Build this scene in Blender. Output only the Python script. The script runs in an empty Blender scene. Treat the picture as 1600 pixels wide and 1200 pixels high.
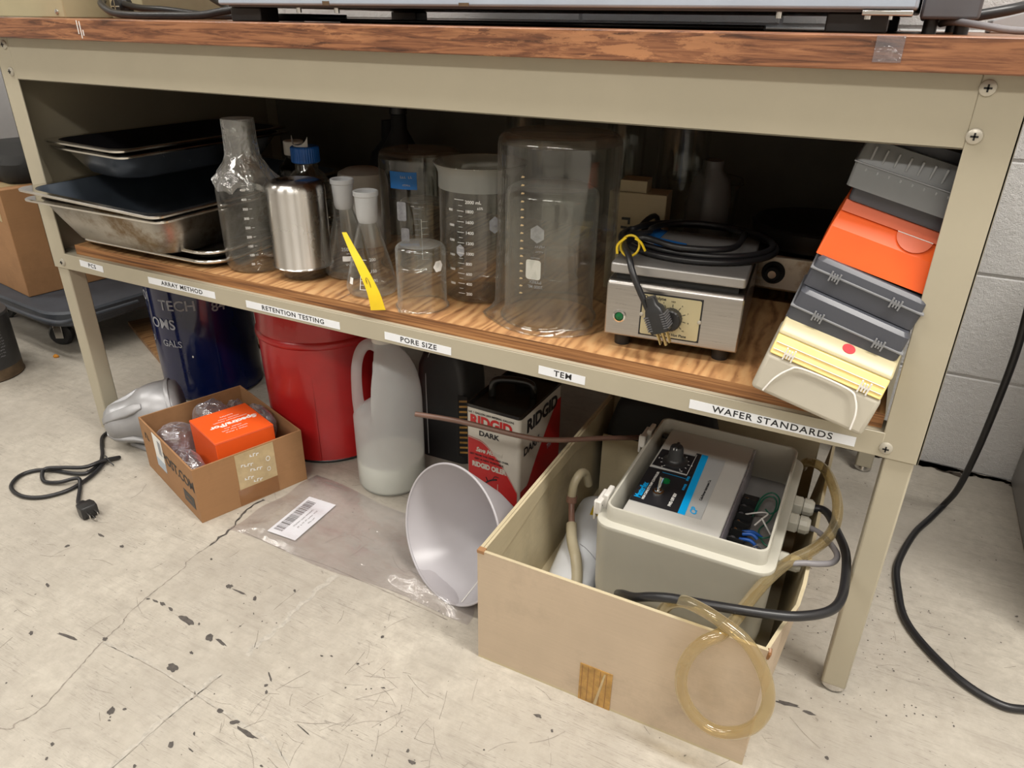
import bpy, math, random
from mathutils import Vector, Matrix, Euler
R = math.radians
random.seed(7)
S = bpy.context.scene
COL = S.collection
# ------------------------------------------------------------------ camera
cam = bpy.data.cameras.new('camera'); co = bpy.data.objects.new('camera', cam); COL.objects.link(co)
cam.sensor_fit = 'HORIZONTAL'; cam.sensor_width = 36.0; cam.lens = 1139.0/1600.0*36.0
cam.clip_start = 0.01; cam.clip_end = 50
co.location = (1.42362, -0.83274, 0.82240)
co.rotation_euler = (1.10777074, -0.01359907, 0.46885045)
S.camera = co
# ------------------------------------------------------------------ view + world + lights
S.view_settings.view_transform = 'Standard'; S.view_settings.look = 'None'
S.view_settings.gamma = 1.0; S.view_settings.use_curve_mapping = False
S.view_settings.exposure = 0.0
S.cycles.max_bounces = 10; S.cycles.diffuse_bounces = 4; S.cycles.glossy_bounces = 4
S.cycles.transmission_bounces = 6; S.cycles.transparent_max_bounces = 40
S.cycles.use_denoising = True
S.cycles.caustics_reflective = False; S.cycles.caustics_refractive = False
W = bpy.data.worlds.new('world'); S.world = W; W.use_nodes = True
W.node_tree.nodes['Background'].inputs[0].default_value = (1.0, 0.95, 0.88, 1)
W.node_tree.nodes['Background'].inputs[1].default_value = 0.05
LAMPS = [(-1.9, -0.55, 24), (0.1, -0.6, 25), (2.35, -0.38, 62), (-0.6, -2.3, 32), (1.5, -2.3, 32), (3.0, -2.3, 16)]
for lx, ly, le in LAMPS:
    l = bpy.data.lights.new('ceiling_tube_light', 'AREA'); l.shape = 'RECTANGLE'; l.size = 1.25; l.size_y = 0.28
    l.energy = le; l.color = (1.0, 0.96, 0.90)
    lo = bpy.data.objects.new('ceiling_tube_light', l); COL.objects.link(lo); lo.location = (lx, ly, 2.56)

# ------------------------------------------------------------------ materials
def newmat(name):
    m = bpy.data.materials.new(name); m.use_nodes = True
    nt = m.node_tree; b = nt.nodes['Principled BSDF']
    return m, nt, b
def coords(nt, scale=(1, 1, 1), rot=(0, 0, 0), kind='Object'):
    tc = nt.nodes.new('ShaderNodeTexCoord'); mp = nt.nodes.new('ShaderNodeMapping')
    mp.inputs['Scale'].default_value = scale; mp.inputs['Rotation'].default_value = rot
    nt.links.new(tc.outputs[kind], mp.inputs['Vector']); return mp.outputs[0]
def noise(nt, vec, scale, detail=4, rough=.6, dist=0):
    n = nt.nodes.new('ShaderNodeTexNoise'); n.inputs['Scale'].default_value = scale
    n.inputs['Detail'].default_value = detail; n.inputs['Roughness'].default_value = rough; n.inputs['Distortion'].default_value = dist
    if vec is not None: nt.links.new(vec, n.inputs['Vector'])
    return n.outputs['Fac']
def ramp(nt, fac, stops, interp='LINEAR'):
    r = nt.nodes.new('ShaderNodeValToRGB'); r.color_ramp.interpolation = interp
    e = r.color_ramp.elements
    while len(e) > 1: e.remove(e[-1])
    e[0].position = stops[0][0]; e[0].color = col(stops[0][1])
    for p, c in stops[1:]:
        q = e.new(p); q.color = col(c)
    nt.links.new(fac, r.inputs['Fac']); return r.outputs['Color']
def col(c):
    if isinstance(c, (int, float)): return (c, c, c, 1)
    return tuple(c) + ((1,) if len(c) == 3 else ())
def mix(nt, fac, a, b, mode='MIX'):
    n = nt.nodes.new('ShaderNodeMix'); n.data_type = 'RGBA'; n.blend_type = mode
    for idx, v in ((0, fac), (6, a), (7, b)):
        if hasattr(v, 'default_value') or hasattr(v, 'is_output'): nt.links.new(v, n.inputs[idx])
        else: n.inputs[idx].default_value = v if idx == 0 else col(v)
    return n.outputs[2]
def math_(nt, op, a, b=None):
    n = nt.nodes.new('ShaderNodeMath'); n.operation = op
    for i, v in enumerate((a, b)):
        if v is None: continue
        if hasattr(v, 'is_output'): nt.links.new(v, n.inputs[i])
        else: n.inputs[i].default_value = v
    return n.outputs[0]
def bump(nt, b, h, strength=.2, dist=.002):
    n = nt.nodes.new('ShaderNodeBump'); n.inputs['Strength'].default_value = strength; n.inputs['Distance'].default_value = dist
    nt.links.new(h, n.inputs['Height']); nt.links.new(n.outputs[0], b.inputs['Normal'])
def plain(name, c, rough=.5, metal=0, var=.12, scale=18, bmp=0, bscale=200, coat=0, trans=None):
    m, nt, b = newmat(name)
    v = coords(nt)
    n = noise(nt, v, scale, 5)
    lo = tuple(x*(1-var) for x in c); hi = tuple(min(1, x*(1+var)) for x in c)
    nt.links.new(ramp(nt, n, [(.3, lo), (.7, hi)]), b.inputs['Base Color'])
    b.inputs['Roughness'].default_value = rough; b.inputs['Metallic'].default_value = metal
    if coat: b.inputs['Coat Weight'].default_value = coat
    if bmp: bump(nt, b, noise(nt, v, bscale, 3), bmp, .001)
    return m
def glass(name, tint=(.93, .95, .94), dust=.03, edge=.16, rough=.03, gloss=1.0, wrinkle=0, dustcol=(.62, .62, .6)):
    """thin-walled glass or clear plastic: clear in the middle, brighter where the wall is seen edge-on, a film of dust"""
    m, nt, b = newmat(name); nt.nodes.remove(b)
    out = nt.nodes['Material Output']
    tr = nt.nodes.new('ShaderNodeBsdfTransparent'); tr.inputs[0].default_value = col(tint)
    gl = nt.nodes.new('ShaderNodeBsdfGlossy'); gl.inputs['Roughness'].default_value = rough
    fr = nt.nodes.new('ShaderNodeFresnel'); ge = nt.nodes.new('ShaderNodeNewGeometry')
    nt.links.new(math_(nt, 'ADD', math_(nt, 'MULTIPLY', ge.outputs['Backfacing'], -.8333), 1.5), fr.inputs['IOR'])
    if wrinkle:
        bn = nt.nodes.new('ShaderNodeBump'); bn.inputs['Strength'].default_value = wrinkle; bn.inputs['Distance'].default_value = .004
        v = coords(nt); nt.links.new(noise(nt, v, 55, 3, .6, 1.2), bn.inputs['Height'])
        nt.links.new(bn.outputs[0], gl.inputs['Normal']); nt.links.new(bn.outputs[0], fr.inputs['Normal'])
    m1 = nt.nodes.new('ShaderNodeMixShader')
    nt.links.new(math_(nt, 'MINIMUM', math_(nt, 'MULTIPLY', fr.outputs[0], gloss), 1.0), m1.inputs[0])
    nt.links.new(tr.outputs[0], m1.inputs[1]); nt.links.new(gl.outputs[0], m1.inputs[2])
    df = nt.nodes.new('ShaderNodeBsdfDiffuse'); df.inputs[0].default_value = col(dustcol)
    tl = nt.nodes.new('ShaderNodeBsdfTranslucent'); tl.inputs[0].default_value = col(dustcol)
    ms = nt.nodes.new('ShaderNodeMixShader'); ms.inputs[0].default_value = .4
    nt.links.new(df.outputs[0], ms.inputs[1]); nt.links.new(tl.outputs[0], ms.inputs[2])
    lw = nt.nodes.new('ShaderNodeLayerWeight'); lw.inputs['Blend'].default_value = .5
    p = math_(nt, 'POWER', lw.outputs['Facing'], 4.0)
    dn = noise(nt, coords(nt), 14, 4)
    d = math_(nt, 'ADD', math_(nt, 'MULTIPLY', dn, dust*2), math_(nt, 'MULTIPLY', p, edge))
    m2 = nt.nodes.new('ShaderNodeMixShader'); nt.links.new(d, m2.inputs[0])
    nt.links.new(m1.outputs[0], m2.inputs[1]); nt.links.new(ms.outputs[0], m2.inputs[2])
    nt.links.new(m2.outputs[0], out.inputs['Surface'])
    return m
def frosted(name, c, alpha=.75, rough=.4, trans=.45):
    """translucent moulded plastic"""
    m, nt, b = newmat(name); nt.nodes.remove(b); out = nt.nodes['Material Output']
    df = nt.nodes.new('ShaderNodeBsdfPrincipled'); df.inputs['Roughness'].default_value = rough
    v = coords(nt); cc = ramp(nt, noise(nt, v, 9, 3), [(.3, tuple(x*.94 for x in c)), (.7, c)])
    nt.links.new(cc, df.inputs['Base Color'])
    tl = nt.nodes.new('ShaderNodeBsdfTranslucent'); nt.links.new(cc, tl.inputs[0])
    ms = nt.nodes.new('ShaderNodeMixShader'); ms.inputs[0].default_value = trans
    nt.links.new(df.outputs[0], ms.inputs[1]); nt.links.new(tl.outputs[0], ms.inputs[2])
    tr = nt.nodes.new('ShaderNodeBsdfTransparent')
    m2 = nt.nodes.new('ShaderNodeMixShader'); m2.inputs[0].default_value = alpha
    nt.links.new(tr.outputs[0], m2.inputs[1]); nt.links.new(ms.outputs[0], m2.inputs[2])
    nt.links.new(m2.outputs[0], out.inputs['Surface'])
    return m
def metal(name, c, rough=.3, stretch=(1, 1, 60), scale=8, stain=None, aniso=0):
    m, nt, b = newmat(name)
    v = coords(nt, stretch); n = noise(nt, v, scale, 6)
    base = ramp(nt, n, [(.3, tuple(x*.85 for x in c)), (.7, c)])
    if stain:
        s = ramp(nt, noise(nt, coords(nt), 12, 6, .7), [(.48, 0), (.66, 1)])
        base = mix(nt, s, base, stain)
    nt.links.new(base, b.inputs['Base Color']); b.inputs['Metallic'].default_value = 1
    rr = ramp(nt, n, [(.2, rough*.8), (.8, min(1, rough*1.25))]); nt.links.new(rr, b.inputs['Roughness'])
    if aniso: b.inputs['Anisotropic'].default_value = aniso
    return m

def m_floor():
    m, nt, b = newmat('worn_painted_concrete')
    v = coords(nt)
    base = ramp(nt, noise(nt, v, 3.0, 5, .6), [(.3, (.375, .345, .30)), (.5, (.465, .43, .37)), (.72, (.56, .52, .445))])
    fine = noise(nt, v, 45, 6, .75)
    base = mix(nt, ramp(nt, fine, [(.40, .0), (.70, .65)]), base, (.33, .295, .25))
    mot = ramp(nt, noise(nt, v, 17, 6, .75), [(.42, 0), (.68, .5)])
    base = mix(nt, mot, base, (.38, .345, .29))
    # soft scuffs
    sc = ramp(nt, noise(nt, coords(nt, (1, 7, 1), (0, 0, R(35))), 7, 6, .75), [(.53, 0), (.70, .5)])
    base = mix(nt, sc, base, (.30, .27, .23))
    # hairline scratches in several directions
    for ang, s, k in ((20, 26, 1), (75, 22, 2), (-40, 30, 3), (120, 18, 4), (5, 34, 5)):
        vv = coords(nt, (.8, 26, 1), (0, 0, R(ang)))
        n1 = noise(nt, vv, s*.35, 2, .5, .35)
        line = ramp(nt, n1, [(.492, 0), (.5, 1), (.508, 0)])
        msk = ramp(nt, noise(nt, coords(nt, (1, 1, 1), (0, 0, k)), 5+k, 3), [(.5, 0), (.62, 1)])
        f = math_(nt, 'MULTIPLY', math_(nt, 'MULTIPLY', line, msk), .75)
        base = mix(nt, f, base, (.17, .15, .13))
    # small pits where the paint has gone
    pit = ramp(nt, noise(nt, v, 90, 2, .5), [(.735, 0), (.75, 1)])
    pm = ramp(nt, noise(nt, v, 6, 2), [(.45, 0), (.6, 1)])
    base = mix(nt, math_(nt, 'MULTIPLY', pit, pm), base, (.10, .09, .08))
    nt.links.new(base, b.inputs['Base Color'])
    nt.links.new(ramp(nt, noise(nt, v, 8, 4), [(.3, .38), (.7, .62)]), b.inputs['Roughness'])
    bump(nt, b, fine, .12, .001)
    return m
def m_block():
    m, nt, b = newmat('painted_block')
    v = coords(nt)
    base = ramp(nt, noise(nt, v, 4, 5), [(.3, (.78, .77, .76)), (.7, (.87, .86, .85))])
    dirt = ramp(nt, noise(nt, v, 60, 4, .8), [(.68, 0), (.76, .6)])
    base = mix(nt, dirt, base, (.25, .23, .20))
    nt.links.new(base, b.inputs['Base Color']); b.inputs['Roughness'].default_value = .7
    bump(nt, b, noise(nt, v, 90, 6, .8), 1.0, .006)
    return m
def m_laminate():
    m, nt, b = newmat('wood_grain_laminate')
    v = coords(nt, (5, 20, 75), (0, R(2.2), 0))
    n = noise(nt, v, 1.7, 8, .68, 1.3)
    base = ramp(nt, n, [(.33, (.062, .026, .016)), (.46, (.185, .075, .038)), (.56, (.30, .130, .062)), (.72, (.38, .175, .085))])
    wear = noise(nt, coords(nt, (9, 30, 40)), 2.2, 7, .7)
    big = ramp(nt, noise(nt, coords(nt, (1.2, 1, 1)), 2.4, 2), [(.5, 0), (.6, .85)])
    w = math_(nt, 'MULTIPLY', ramp(nt, wear, [(.50, 0), (.55, 1)]), big)
    base = mix(nt, w, base, (.46, .215, .10))
    fl = ramp(nt, noise(nt, coords(nt, (30, 90, 90)), 2.2, 5, .8), [(.66, 0), (.72, .5)])
    base = mix(nt, fl, base, (.55, .33, .2))
    nt.links.new(base, b.inputs['Base Color']); b.inputs['Roughness'].default_value = .32
    bump(nt, b, n, .15, .001)
    return m
def m_ply(name='plywood', k=1.0):
    m, nt, b = newmat(name)
    v = coords(nt, (9, 1.6, 1), (0, 0, R(-14)))
    n = noise(nt, v, 2.6, 7, .62, 2.2)
    w = nt.nodes.new('ShaderNodeTexWave'); w.wave_type = 'BANDS'; w.bands_direction = 'X'
    w.inputs['Scale'].default_value = 3.6; w.inputs['Distortion'].default_value = 16; w.inputs['Detail'].default_value = 4; w.inputs['Detail Scale'].default_value = 1.1
    nt.links.new(coords(nt, (5, 1.1, 1), (0, 0, R(-14))), w.inputs['Vector'])
    f = math_(nt, 'ADD', math_(nt, 'MULTIPLY', n, .72), math_(nt, 'MULTIPLY', w.outputs['Fac'], .28))
    base = ramp(nt, f, [(.22, (.20*k, .085*k, .032*k)), (.36, (.38*k, .185*k, .075*k)), (.50, (.54*k, .285*k, .118*k)), (.75, (.64*k, .38*k, .175*k))])
    sp = ramp(nt, noise(nt, coords(nt), 160, 3, .6), [(.7, 0), (.74, .7)])
    base = mix(nt, sp, base, (.06, .03, .015))
    nt.links.new(base, b.inputs['Base Color']); b.inputs['Roughness'].default_value = .5
    b.inputs['Coat Weight'].default_value = .15
    return m
def m_plyedge():
    m, nt, b = newmat('plywood_edge')
    v = coords(nt, (3, 3, 170))
    n = noise(nt, v, 1.6, 4, .6, .3)
    base = ramp(nt, n, [(.35, (.10, .038, .014)), (.5, (.30, .13, .045)), (.65, (.46, .23, .09))])
    nt.links.new(base, b.inputs['Base Color']); b.inputs['Roughness'].default_value = .6
    return m
def m_card(name, c, ribs=0):
    m, nt, b = newmat(name)
    v = coords(nt)
    base = ramp(nt, noise(nt, v, 7, 5), [(.3, tuple(x*.9 for x in c)), (.7, tuple(min(1, x*1.06) for x in c))])
    fib = ramp(nt, noise(nt, coords(nt, (1, 1, 30)), 12, 4), [(.35, .0), (.8, .25)])
    base = mix(nt, fib, base, tuple(x*.72 for x in c))
    sm = ramp(nt, noise(nt, v, 5.5, 6, .72), [(.52, 0), (.76, .5)])
    base = mix(nt, sm, base, tuple(x*.45 for x in c))
    nt.links.new(base, b.inputs['Base Color']); b.inputs['Roughness'].default_value = .72
    return m

M = {}
M['floor'] = m_floor(); M['block'] = m_block(); M['laminate'] = m_laminate(); M['ply'] = m_ply(); M['plyedge'] = m_plyedge()
M['ply_dark'] = m_ply('floor_plywood', .55)
M['ceil'] = plain('ceiling_white', (.75, .73, .70), .9)
M['wallpaint'] = plain('room_wall_paint', (.55, .53, .50), .8)
M['paint'] = plain('putty_enamel', (.435, .395, .300), .38, var=.05, scale=5, bmp=.04, bscale=300)
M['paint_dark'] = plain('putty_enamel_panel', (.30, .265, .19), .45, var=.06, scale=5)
M['back_shade'] = plain('shade_darkened_back_panel', (.10, .085, .062), .6, var=.08)  # bench back: shade of the shelf interior put into a darker base colour
M['screw'] = plain('dull_painted_screw', (.50, .47, .40), .35, metal=.35)
M['black'] = plain('black_plastic', (.018, .018, .019), .38)
M['rubber'] = plain('black_rubber_cord', (.014, .014, .016), .36)
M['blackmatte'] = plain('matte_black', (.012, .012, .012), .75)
M['label'] = plain('white_tape', (.84, .87, .92), .45, var=.02)
M['ink'] = plain('black_ink', (.012, .012, .015), .5)
M['whiteink'] = plain('white_enamel_print', (.80, .80, .78), .6, var=.05)
M['greyink'] = plain('worn_white_print', (.32, .33, .36), .7, var=.3, scale=90)
M['steel'] = metal('brushed_steel', (.66, .64, .61), .24, (1, 1, 1), 12)
M['steel_cup'] = metal('satin_steel', (.70, .68, .65), .27, (1, 1, 1), 2, aniso=.93)
_nt = M['steel_cup'].node_tree; _tg = _nt.nodes.new('ShaderNodeTangent'); _tg.direction_type = 'RADIAL'; _tg.axis = 'Z'
_nt.links.new(_tg.outputs[0], _nt.nodes['Principled BSDF'].inputs['Tangent']); _nt.nodes['Principled BSDF'].inputs['Anisotropic Rotation'].default_value = .25
M['steel_worn'] = metal('tarnished_steel', (.50, .47, .42), .33, (1, 1, 1), 14, stain=(.20, .13, .06))
M['steel_rim'] = metal('bright_steel', (.78, .76, .72), .2, (1, 1, 1), 20)
M['pan_dark'] = plain('dark_coated_pan', (.045, .055, .07), .33, var=.2)
M['pan_black'] = plain('black_coated_pan', (.006, .006, .008), .5, var=.2)
M['plate'] = plain('grey_ceramic_plate', (.36, .35, .34), .35, metal=.5, var=.08)
M['hp_body'] = metal('hotplate_steel', (.47, .445, .42), .3, (3, 3, 90), 5)
M['glass'] = glass('lab_glass', (.97, .98, .975), dust=.004, edge=.42, gloss=1.3, dustcol=(.75, .76, .75))
M['glass_dusty'] = glass('dusty_lab_glass', (.955, .955, .94), dust=.009, edge=.36, gloss=1.3, dustcol=(.50, .47, .42))
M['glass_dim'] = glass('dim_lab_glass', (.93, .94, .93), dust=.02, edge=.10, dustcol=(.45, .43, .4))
M['glass_top'] = glass('dusty_glass_end', (.75, .72, .68), dust=.24, edge=.2, dustcol=(.30, .26, .22))
M['ground_glass'] = frosted('ground_glass_joint', (.74, .76, .78), .82, .6, .35)
M['frost_rim'] = frosted('frosted_glass_band', (.46, .47, .44), .55, .6, .3)
M['amber'] = glass('dark_bottle_glass', (.12, .09, .07), dust=.01, edge=.05)
M['film'] = glass('cling_film', (.90, .92, .93), dust=.09, edge=.7, rough=.10, gloss=5.0, wrinkle=1.0, dustcol=(.8, .8, .8))
M['airbag'] = glass('clear_packing_plastic', (.90, .88, .92), dust=.12, edge=.40, rough=.07, gloss=4, wrinkle=1.0, dustcol=(.75, .70, .78))
M['polybag'] = glass('clear_poly_bag', (.97, .96, .965), dust=.085, edge=.2, rough=.14, gloss=1.8, wrinkle=.30, dustcol=(.82, .79, .78))
M['bluecap'] = plain('blue_cap_plastic', (.012, .12, .47), .35)
M['bluetape'] = plain('blue_masking_tape', (.008, .13, .42), .6)
M['whiteplastic'] = plain('white_plastic', (.62, .60, .56), .45)
M['yellow'] = plain('yellow_tape', (.80, .56, .015), .45, var=.06)
M['hdpe'] = frosted('natural_polyethylene', (.88, .91, .92), .42, .25, .45)
M['milk'] = plain('milky_liquid', (.90, .89, .78), .4, var=.03)
M['funnel'] = frosted('white_polypropylene', (.64, .62, .65), .97, .28, .35)
M['bluedrum'] = plain('blue_enamel', (.003, .008, .055), .13, var=.1, coat=.4)
M['reddrum'] = plain('red_enamel', (.40, .012, .013), .3, var=.18, scale=7, coat=.2)
M['darkbottle'] = plain('black_polyethylene', (.020, .020, .021), .42)
M['redcap'] = plain('red_cap_plastic', (.38, .02, .02), .4)
M['canred'] = plain('printed_red', (.47, .012, .012), .35, var=.08)
M['canwhite'] = plain('printed_cream', (.55, .52, .45), .4, var=.08)
M['canblack'] = plain('oily_black_tin', (.012, .011, .009), .22, var=.3)
M['cardbox'] = m_card('brown_cardboard', (.36, .19, .085))
M['cardinner'] = m_card('brown_cardboard_inside', (.33, .18, .085))
M['bigbox'] = m_card('tan_cardboard', (.54, .43, .315))
M['biginner'] = m_card('cream_cardboard_inside', (.55, .47, .31))
M['packtape'] = plain('clear_tan_tape', (.50, .38, .21), .25, var=.15, scale=40)
M['agedtape'] = plain('aged_amber_tape', (.42, .235, .06), .3, var=.35, scale=60)
M['wettape'] = plain('brown_glossy_tape', (.25, .115, .045), .25, var=.1)
M['orange'] = plain('orange_card', (.86, .105, .012), .5, var=.04)
M['orange2'] = plain('orange_plastic', (.88, .125, .02), .38, var=.05)
M['orange3'] = plain('pale_orange_flap', (.72, .17, .09), .35, var=.05)
M['smoke'] = frosted('smoke_grey_plastic', (.105, .11, .13), .94, .3, .25)
M['smokeedge'] = frosted('pale_grey_plastic_edge', (.36, .37, .39), .9, .35, .3)
M['clearbox'] = frosted('clear_grey_plastic', (.30, .31, .315), .88, .3, .35)
M['clearrib'] = frosted('clear_grey_rib', (.42, .43, .44), .85, .3, .35)
M['cream'] = frosted('cream_plastic', (.66, .62, .52), .93, .35, .3)
M['creamtop'] = frosted('yellowed_plastic', (.72, .64, .40), .95, .3, .3)
M['yellowband'] = plain('yellow_wafer_band', (.90, .68, .24), .35, var=.12, scale=50)
M['whiteedge'] = plain('white_moulded_edge', (.80, .78, .74), .4)
M['reddot'] = plain('red_sticker', (.50, .03, .04), .5)
M['gcase'] = plain('ivory_grey_abs', (.50, .485, .42), .3, var=.03)
M['gpanel'] = plain('light_grey_panel', (.50, .49, .46), .4, var=.03)
M['glabel'] = plain('pale_grey_label', (.40, .41, .41), .4, var=.03)
M['cyan'] = plain('cyan_stripe', (.0, .36, .80), .4, var=.02)
M['greenlens'] = plain('green_lamp_lens', (.0, .12, .03), .2)
M['greenwire'] = plain('green_wire', (.01, .10, .06), .4)
M['bluewire'] = plain('blue_crimp_terminal', (.01, .08, .35), .4)
M['whitewire'] = plain('white_wire', (.65, .63, .60), .4)
M['chrome'] = metal('chrome', (.75, .73, .70), .12, (1, 1, 1), 10)
M['brass'] = metal('brass_blade', (.55, .42, .20), .25, (1, 1, 1), 10)
M['cast'] = plain('silver_cast_paint', (.33, .33, .34), .36, metal=.25, var=.08, bmp=.1, bscale=260)
M['tygon'] = glass('amber_vinyl_tubing', (.86, .76, .52), dust=.26, edge=.5, rough=.06, gloss=2.6, dustcol=(.66, .56, .35))
M['latex'] = plain('yellowed_latex_tube', (.52, .46, .32), .35, var=.08)
M['browntube'] = plain('brown_tube', (.155, .085, .062), .4, var=.12)
M['pinktube'] = plain('pinkish_brown_tube', (.30, .165, .125), .4, var=.12)
M['greycord'] = plain('grey_cord', (.22, .21, .22), .42, var=.06)
M['equip'] = plain('pale_blue_grey_enamel', (.40, .48, .58), .35, var=.05)
M['equipdark'] = plain('dark_grey_enamel', (.11, .11, .12), .4, var=.08)
M['beige'] = plain('khaki_enamel', (.40, .35, .22), .4, var=.05)
M['dolly'] = plain('blue_grey_plastic_dolly', (.045, .052, .065), .55, var=.2)
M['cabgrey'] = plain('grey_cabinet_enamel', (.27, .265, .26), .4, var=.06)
M['lightgrey'] = plain('light_grey_enamel', (.42, .42, .43), .4, var=.05)
M['crumb'] = plain('orange_crumb', (.62, .24, .01), .6)
M['chip'] = plain('bare_dark_concrete', (.085, .075, .068), .8, var=.3, scale=160)
M['crack'] = plain('floor_crack', (.27, .24, .205), .9, var=.35, scale=120)
M['groove'] = plain('filled_floor_seam', (.43, .40, .35), .8, var=.2, scale=140)
M['dirt'] = plain('floor_dirt', (.055, .042, .032), .95, var=.4, scale=60)
M['bucketlabel'] = plain('dark_bucket_label', (.035, .035, .037), .5, var=.2)
M['rust'] = plain('rusty_tin', (.10, .065, .035), .6, var=.4, scale=30)

# ------------------------------------------------------------------ mesh builder
class MB:
    def __init__(s): s.v = []; s.f = []; s.mi = []
    def add(s, vs, fs, mi=0, mat=None):
        o = len(s.v)
        s.v += [tuple((mat @ Vector(v)) if mat is not None else v) for v in vs]
        s.f += [tuple(i+o for i in f) for f in fs]; s.mi += [mi]*len(fs); return s
    def box(s, x0, x1, y0, y1, z0, z1, mat=None, mi=0):
        vs = [(x, y, z) for z in (z0, z1) for y in (y0, y1) for x in (x0, x1)]
        return s.add(vs, [(0, 2, 3, 1), (4, 5, 7, 6), (0, 1, 5, 4), (2, 6, 7, 3), (0, 4, 6, 2), (1, 3, 7, 5)], mi, mat)
    def lathe(s, prof, seg=48, mat=None, mi=0, fn=None, close=False):
        vs = []; fs = []
        for r, z in prof:
            for k in range(seg):
                a = 2*math.pi*k/seg; p = (r*math.cos(a), r*math.sin(a), z)
                vs.append(fn(p, a) if fn else p)
        n = len(prof)
        for i in range(n if close else n-1):
            j = (i+1) % n
            for k in range(seg):
                k2 = (k+1) % seg
                fs.append((i*seg+k, i*seg+k2, j*seg+k2, j*seg+k))
        return s.add(vs, fs, mi, mat)
    def disc(s, r, z, seg=40, mat=None, mi=0):
        return s.add([(r*math.cos(2*math.pi*k/seg), r*math.sin(2*math.pi*k/seg), z) for k in range(seg)], [tuple(range(seg))], mi, mat)
    def cyl(s, r, z0, z1, seg=32, mat=None, mi=0, r2=None):
        r2 = r if r2 is None else r2
        return s.lathe([(0.0001, z0), (r, z0), (r2, z1), (0.0001, z1)], seg, mat, mi)
    def prism(s, poly, z0, z1, mat=None, mi=0):
        n = len(poly)
        vs = [(x, y, z0) for x, y in poly]+[(x, y, z1) for x, y in poly]
        fs = [tuple(reversed(range(n))), tuple(range(n, 2*n))]+[(i, (i+1) % n, n+(i+1) % n, n+i) for i in range(n)]
        return s.add(vs, fs, mi, mat)
    def tube(s, pts, r, seg=12, smooth=6, caps=True, mi=0, rf=None, hollow=0):
        P = spline(pts, smooth) if smooth else [Vector(p) for p in pts]
        n = len(P); vs = []; fs = []
        t0 = (P[1]-P[0]).normalized(); up = Vector((0, 0, 1))
        if abs(t0.dot(up)) > .9: up = Vector((1, 0, 0))
        nrm = (up - t0*up.dot(t0)).normalized()
        for i in range(n):
            t = (P[min(i+1, n-1)]-P[max(i-1, 0)]).normalized()
            nrm = (nrm - t*nrm.dot(t)).normalized(); bi = t.cross(nrm)
            rr = r*(rf(i/(n-1)) if rf else 1)
            for k in range(seg):
                a = 2*math.pi*k/seg; vs.append(tuple(P[i]+(nrm*math.cos(a)+bi*math.sin(a))*rr))
        for i in range(n-1):
            for k in range(seg):
                k2 = (k+1) % seg; fs.append((i*seg+k, i*seg+k2, (i+1)*seg+k2, (i+1)*seg+k))
        if caps: fs += [tuple(reversed(range(seg))), tuple(range((n-1)*seg, n*seg))]
        return s.add(vs, fs, mi)
    def build(s, name, mat, parent=None, off=(0, 0, 0), smooth=35, bevel=0, seg=2, label=None, loc=None, rot=None):
        me = bpy.data.meshes.new(name)
        ox, oy, oz = off
        me.from_pydata([(x-ox, y-oy, z-oz) for x, y, z in s.v], [], s.f)
        for m in (mat if isinstance(mat, (list, tuple)) else [mat]): me.materials.append(M[m])
        me.polygons.foreach_set('material_index', s.mi)
        me.update()
        if smooth:
            me.polygons.foreach_set('use_smooth', [True]*len(me.polygons))
            me.set_sharp_from_angle(angle=R(smooth))
        o = bpy.data.objects.new(name, me); COL.objects.link(o)
        if parent is not None: o.parent = parent
        if loc is not None: o.location = loc
        if rot is not None: o.rotation_euler = rot
        if bevel:
            b = o.modifiers.new('bevel', 'BEVEL'); b.width = bevel; b.segments = seg; b.limit_method = 'ANGLE'; b.angle_limit = R(40)
        if label: o['label'] = label
        return o
def spline(pts, n=6):
    P = [Vector(p) for p in pts]; out = []
    for i in range(len(P)-1):
        p0 = P[max(i-1, 0)]; p1 = P[i]; p2 = P[i+1]; p3 = P[min(i+2, len(P)-1)]
        for k in range(n):
            t = k/n
            out.append(.5*((2*p1)+(p2-p0)*t+(2*p0-5*p1+4*p2-p3)*t*t+(3*p1-p0-3*p2+p3)*t**3))
    out.append(P[-1]); return out
def T(name, label, cat, loc=(0, 0, 0), rz=0, group=None, rot=None):
    o = bpy.data.objects.new(name, None); COL.objects.link(o); o.empty_display_size = .05
    o.location = loc; o.rotation_euler = rot if rot else (0, 0, rz)
    o['label'] = label; o['category'] = cat
    if group: o['group'] = group
    return o
def tag(o, label, cat, group=None, kind=None):
    o['label'] = label; o['category'] = cat
    if group: o['group'] = group
    if kind: o['kind'] = kind
    return o
def struct(o): o['kind'] = 'structure'; return o
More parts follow.
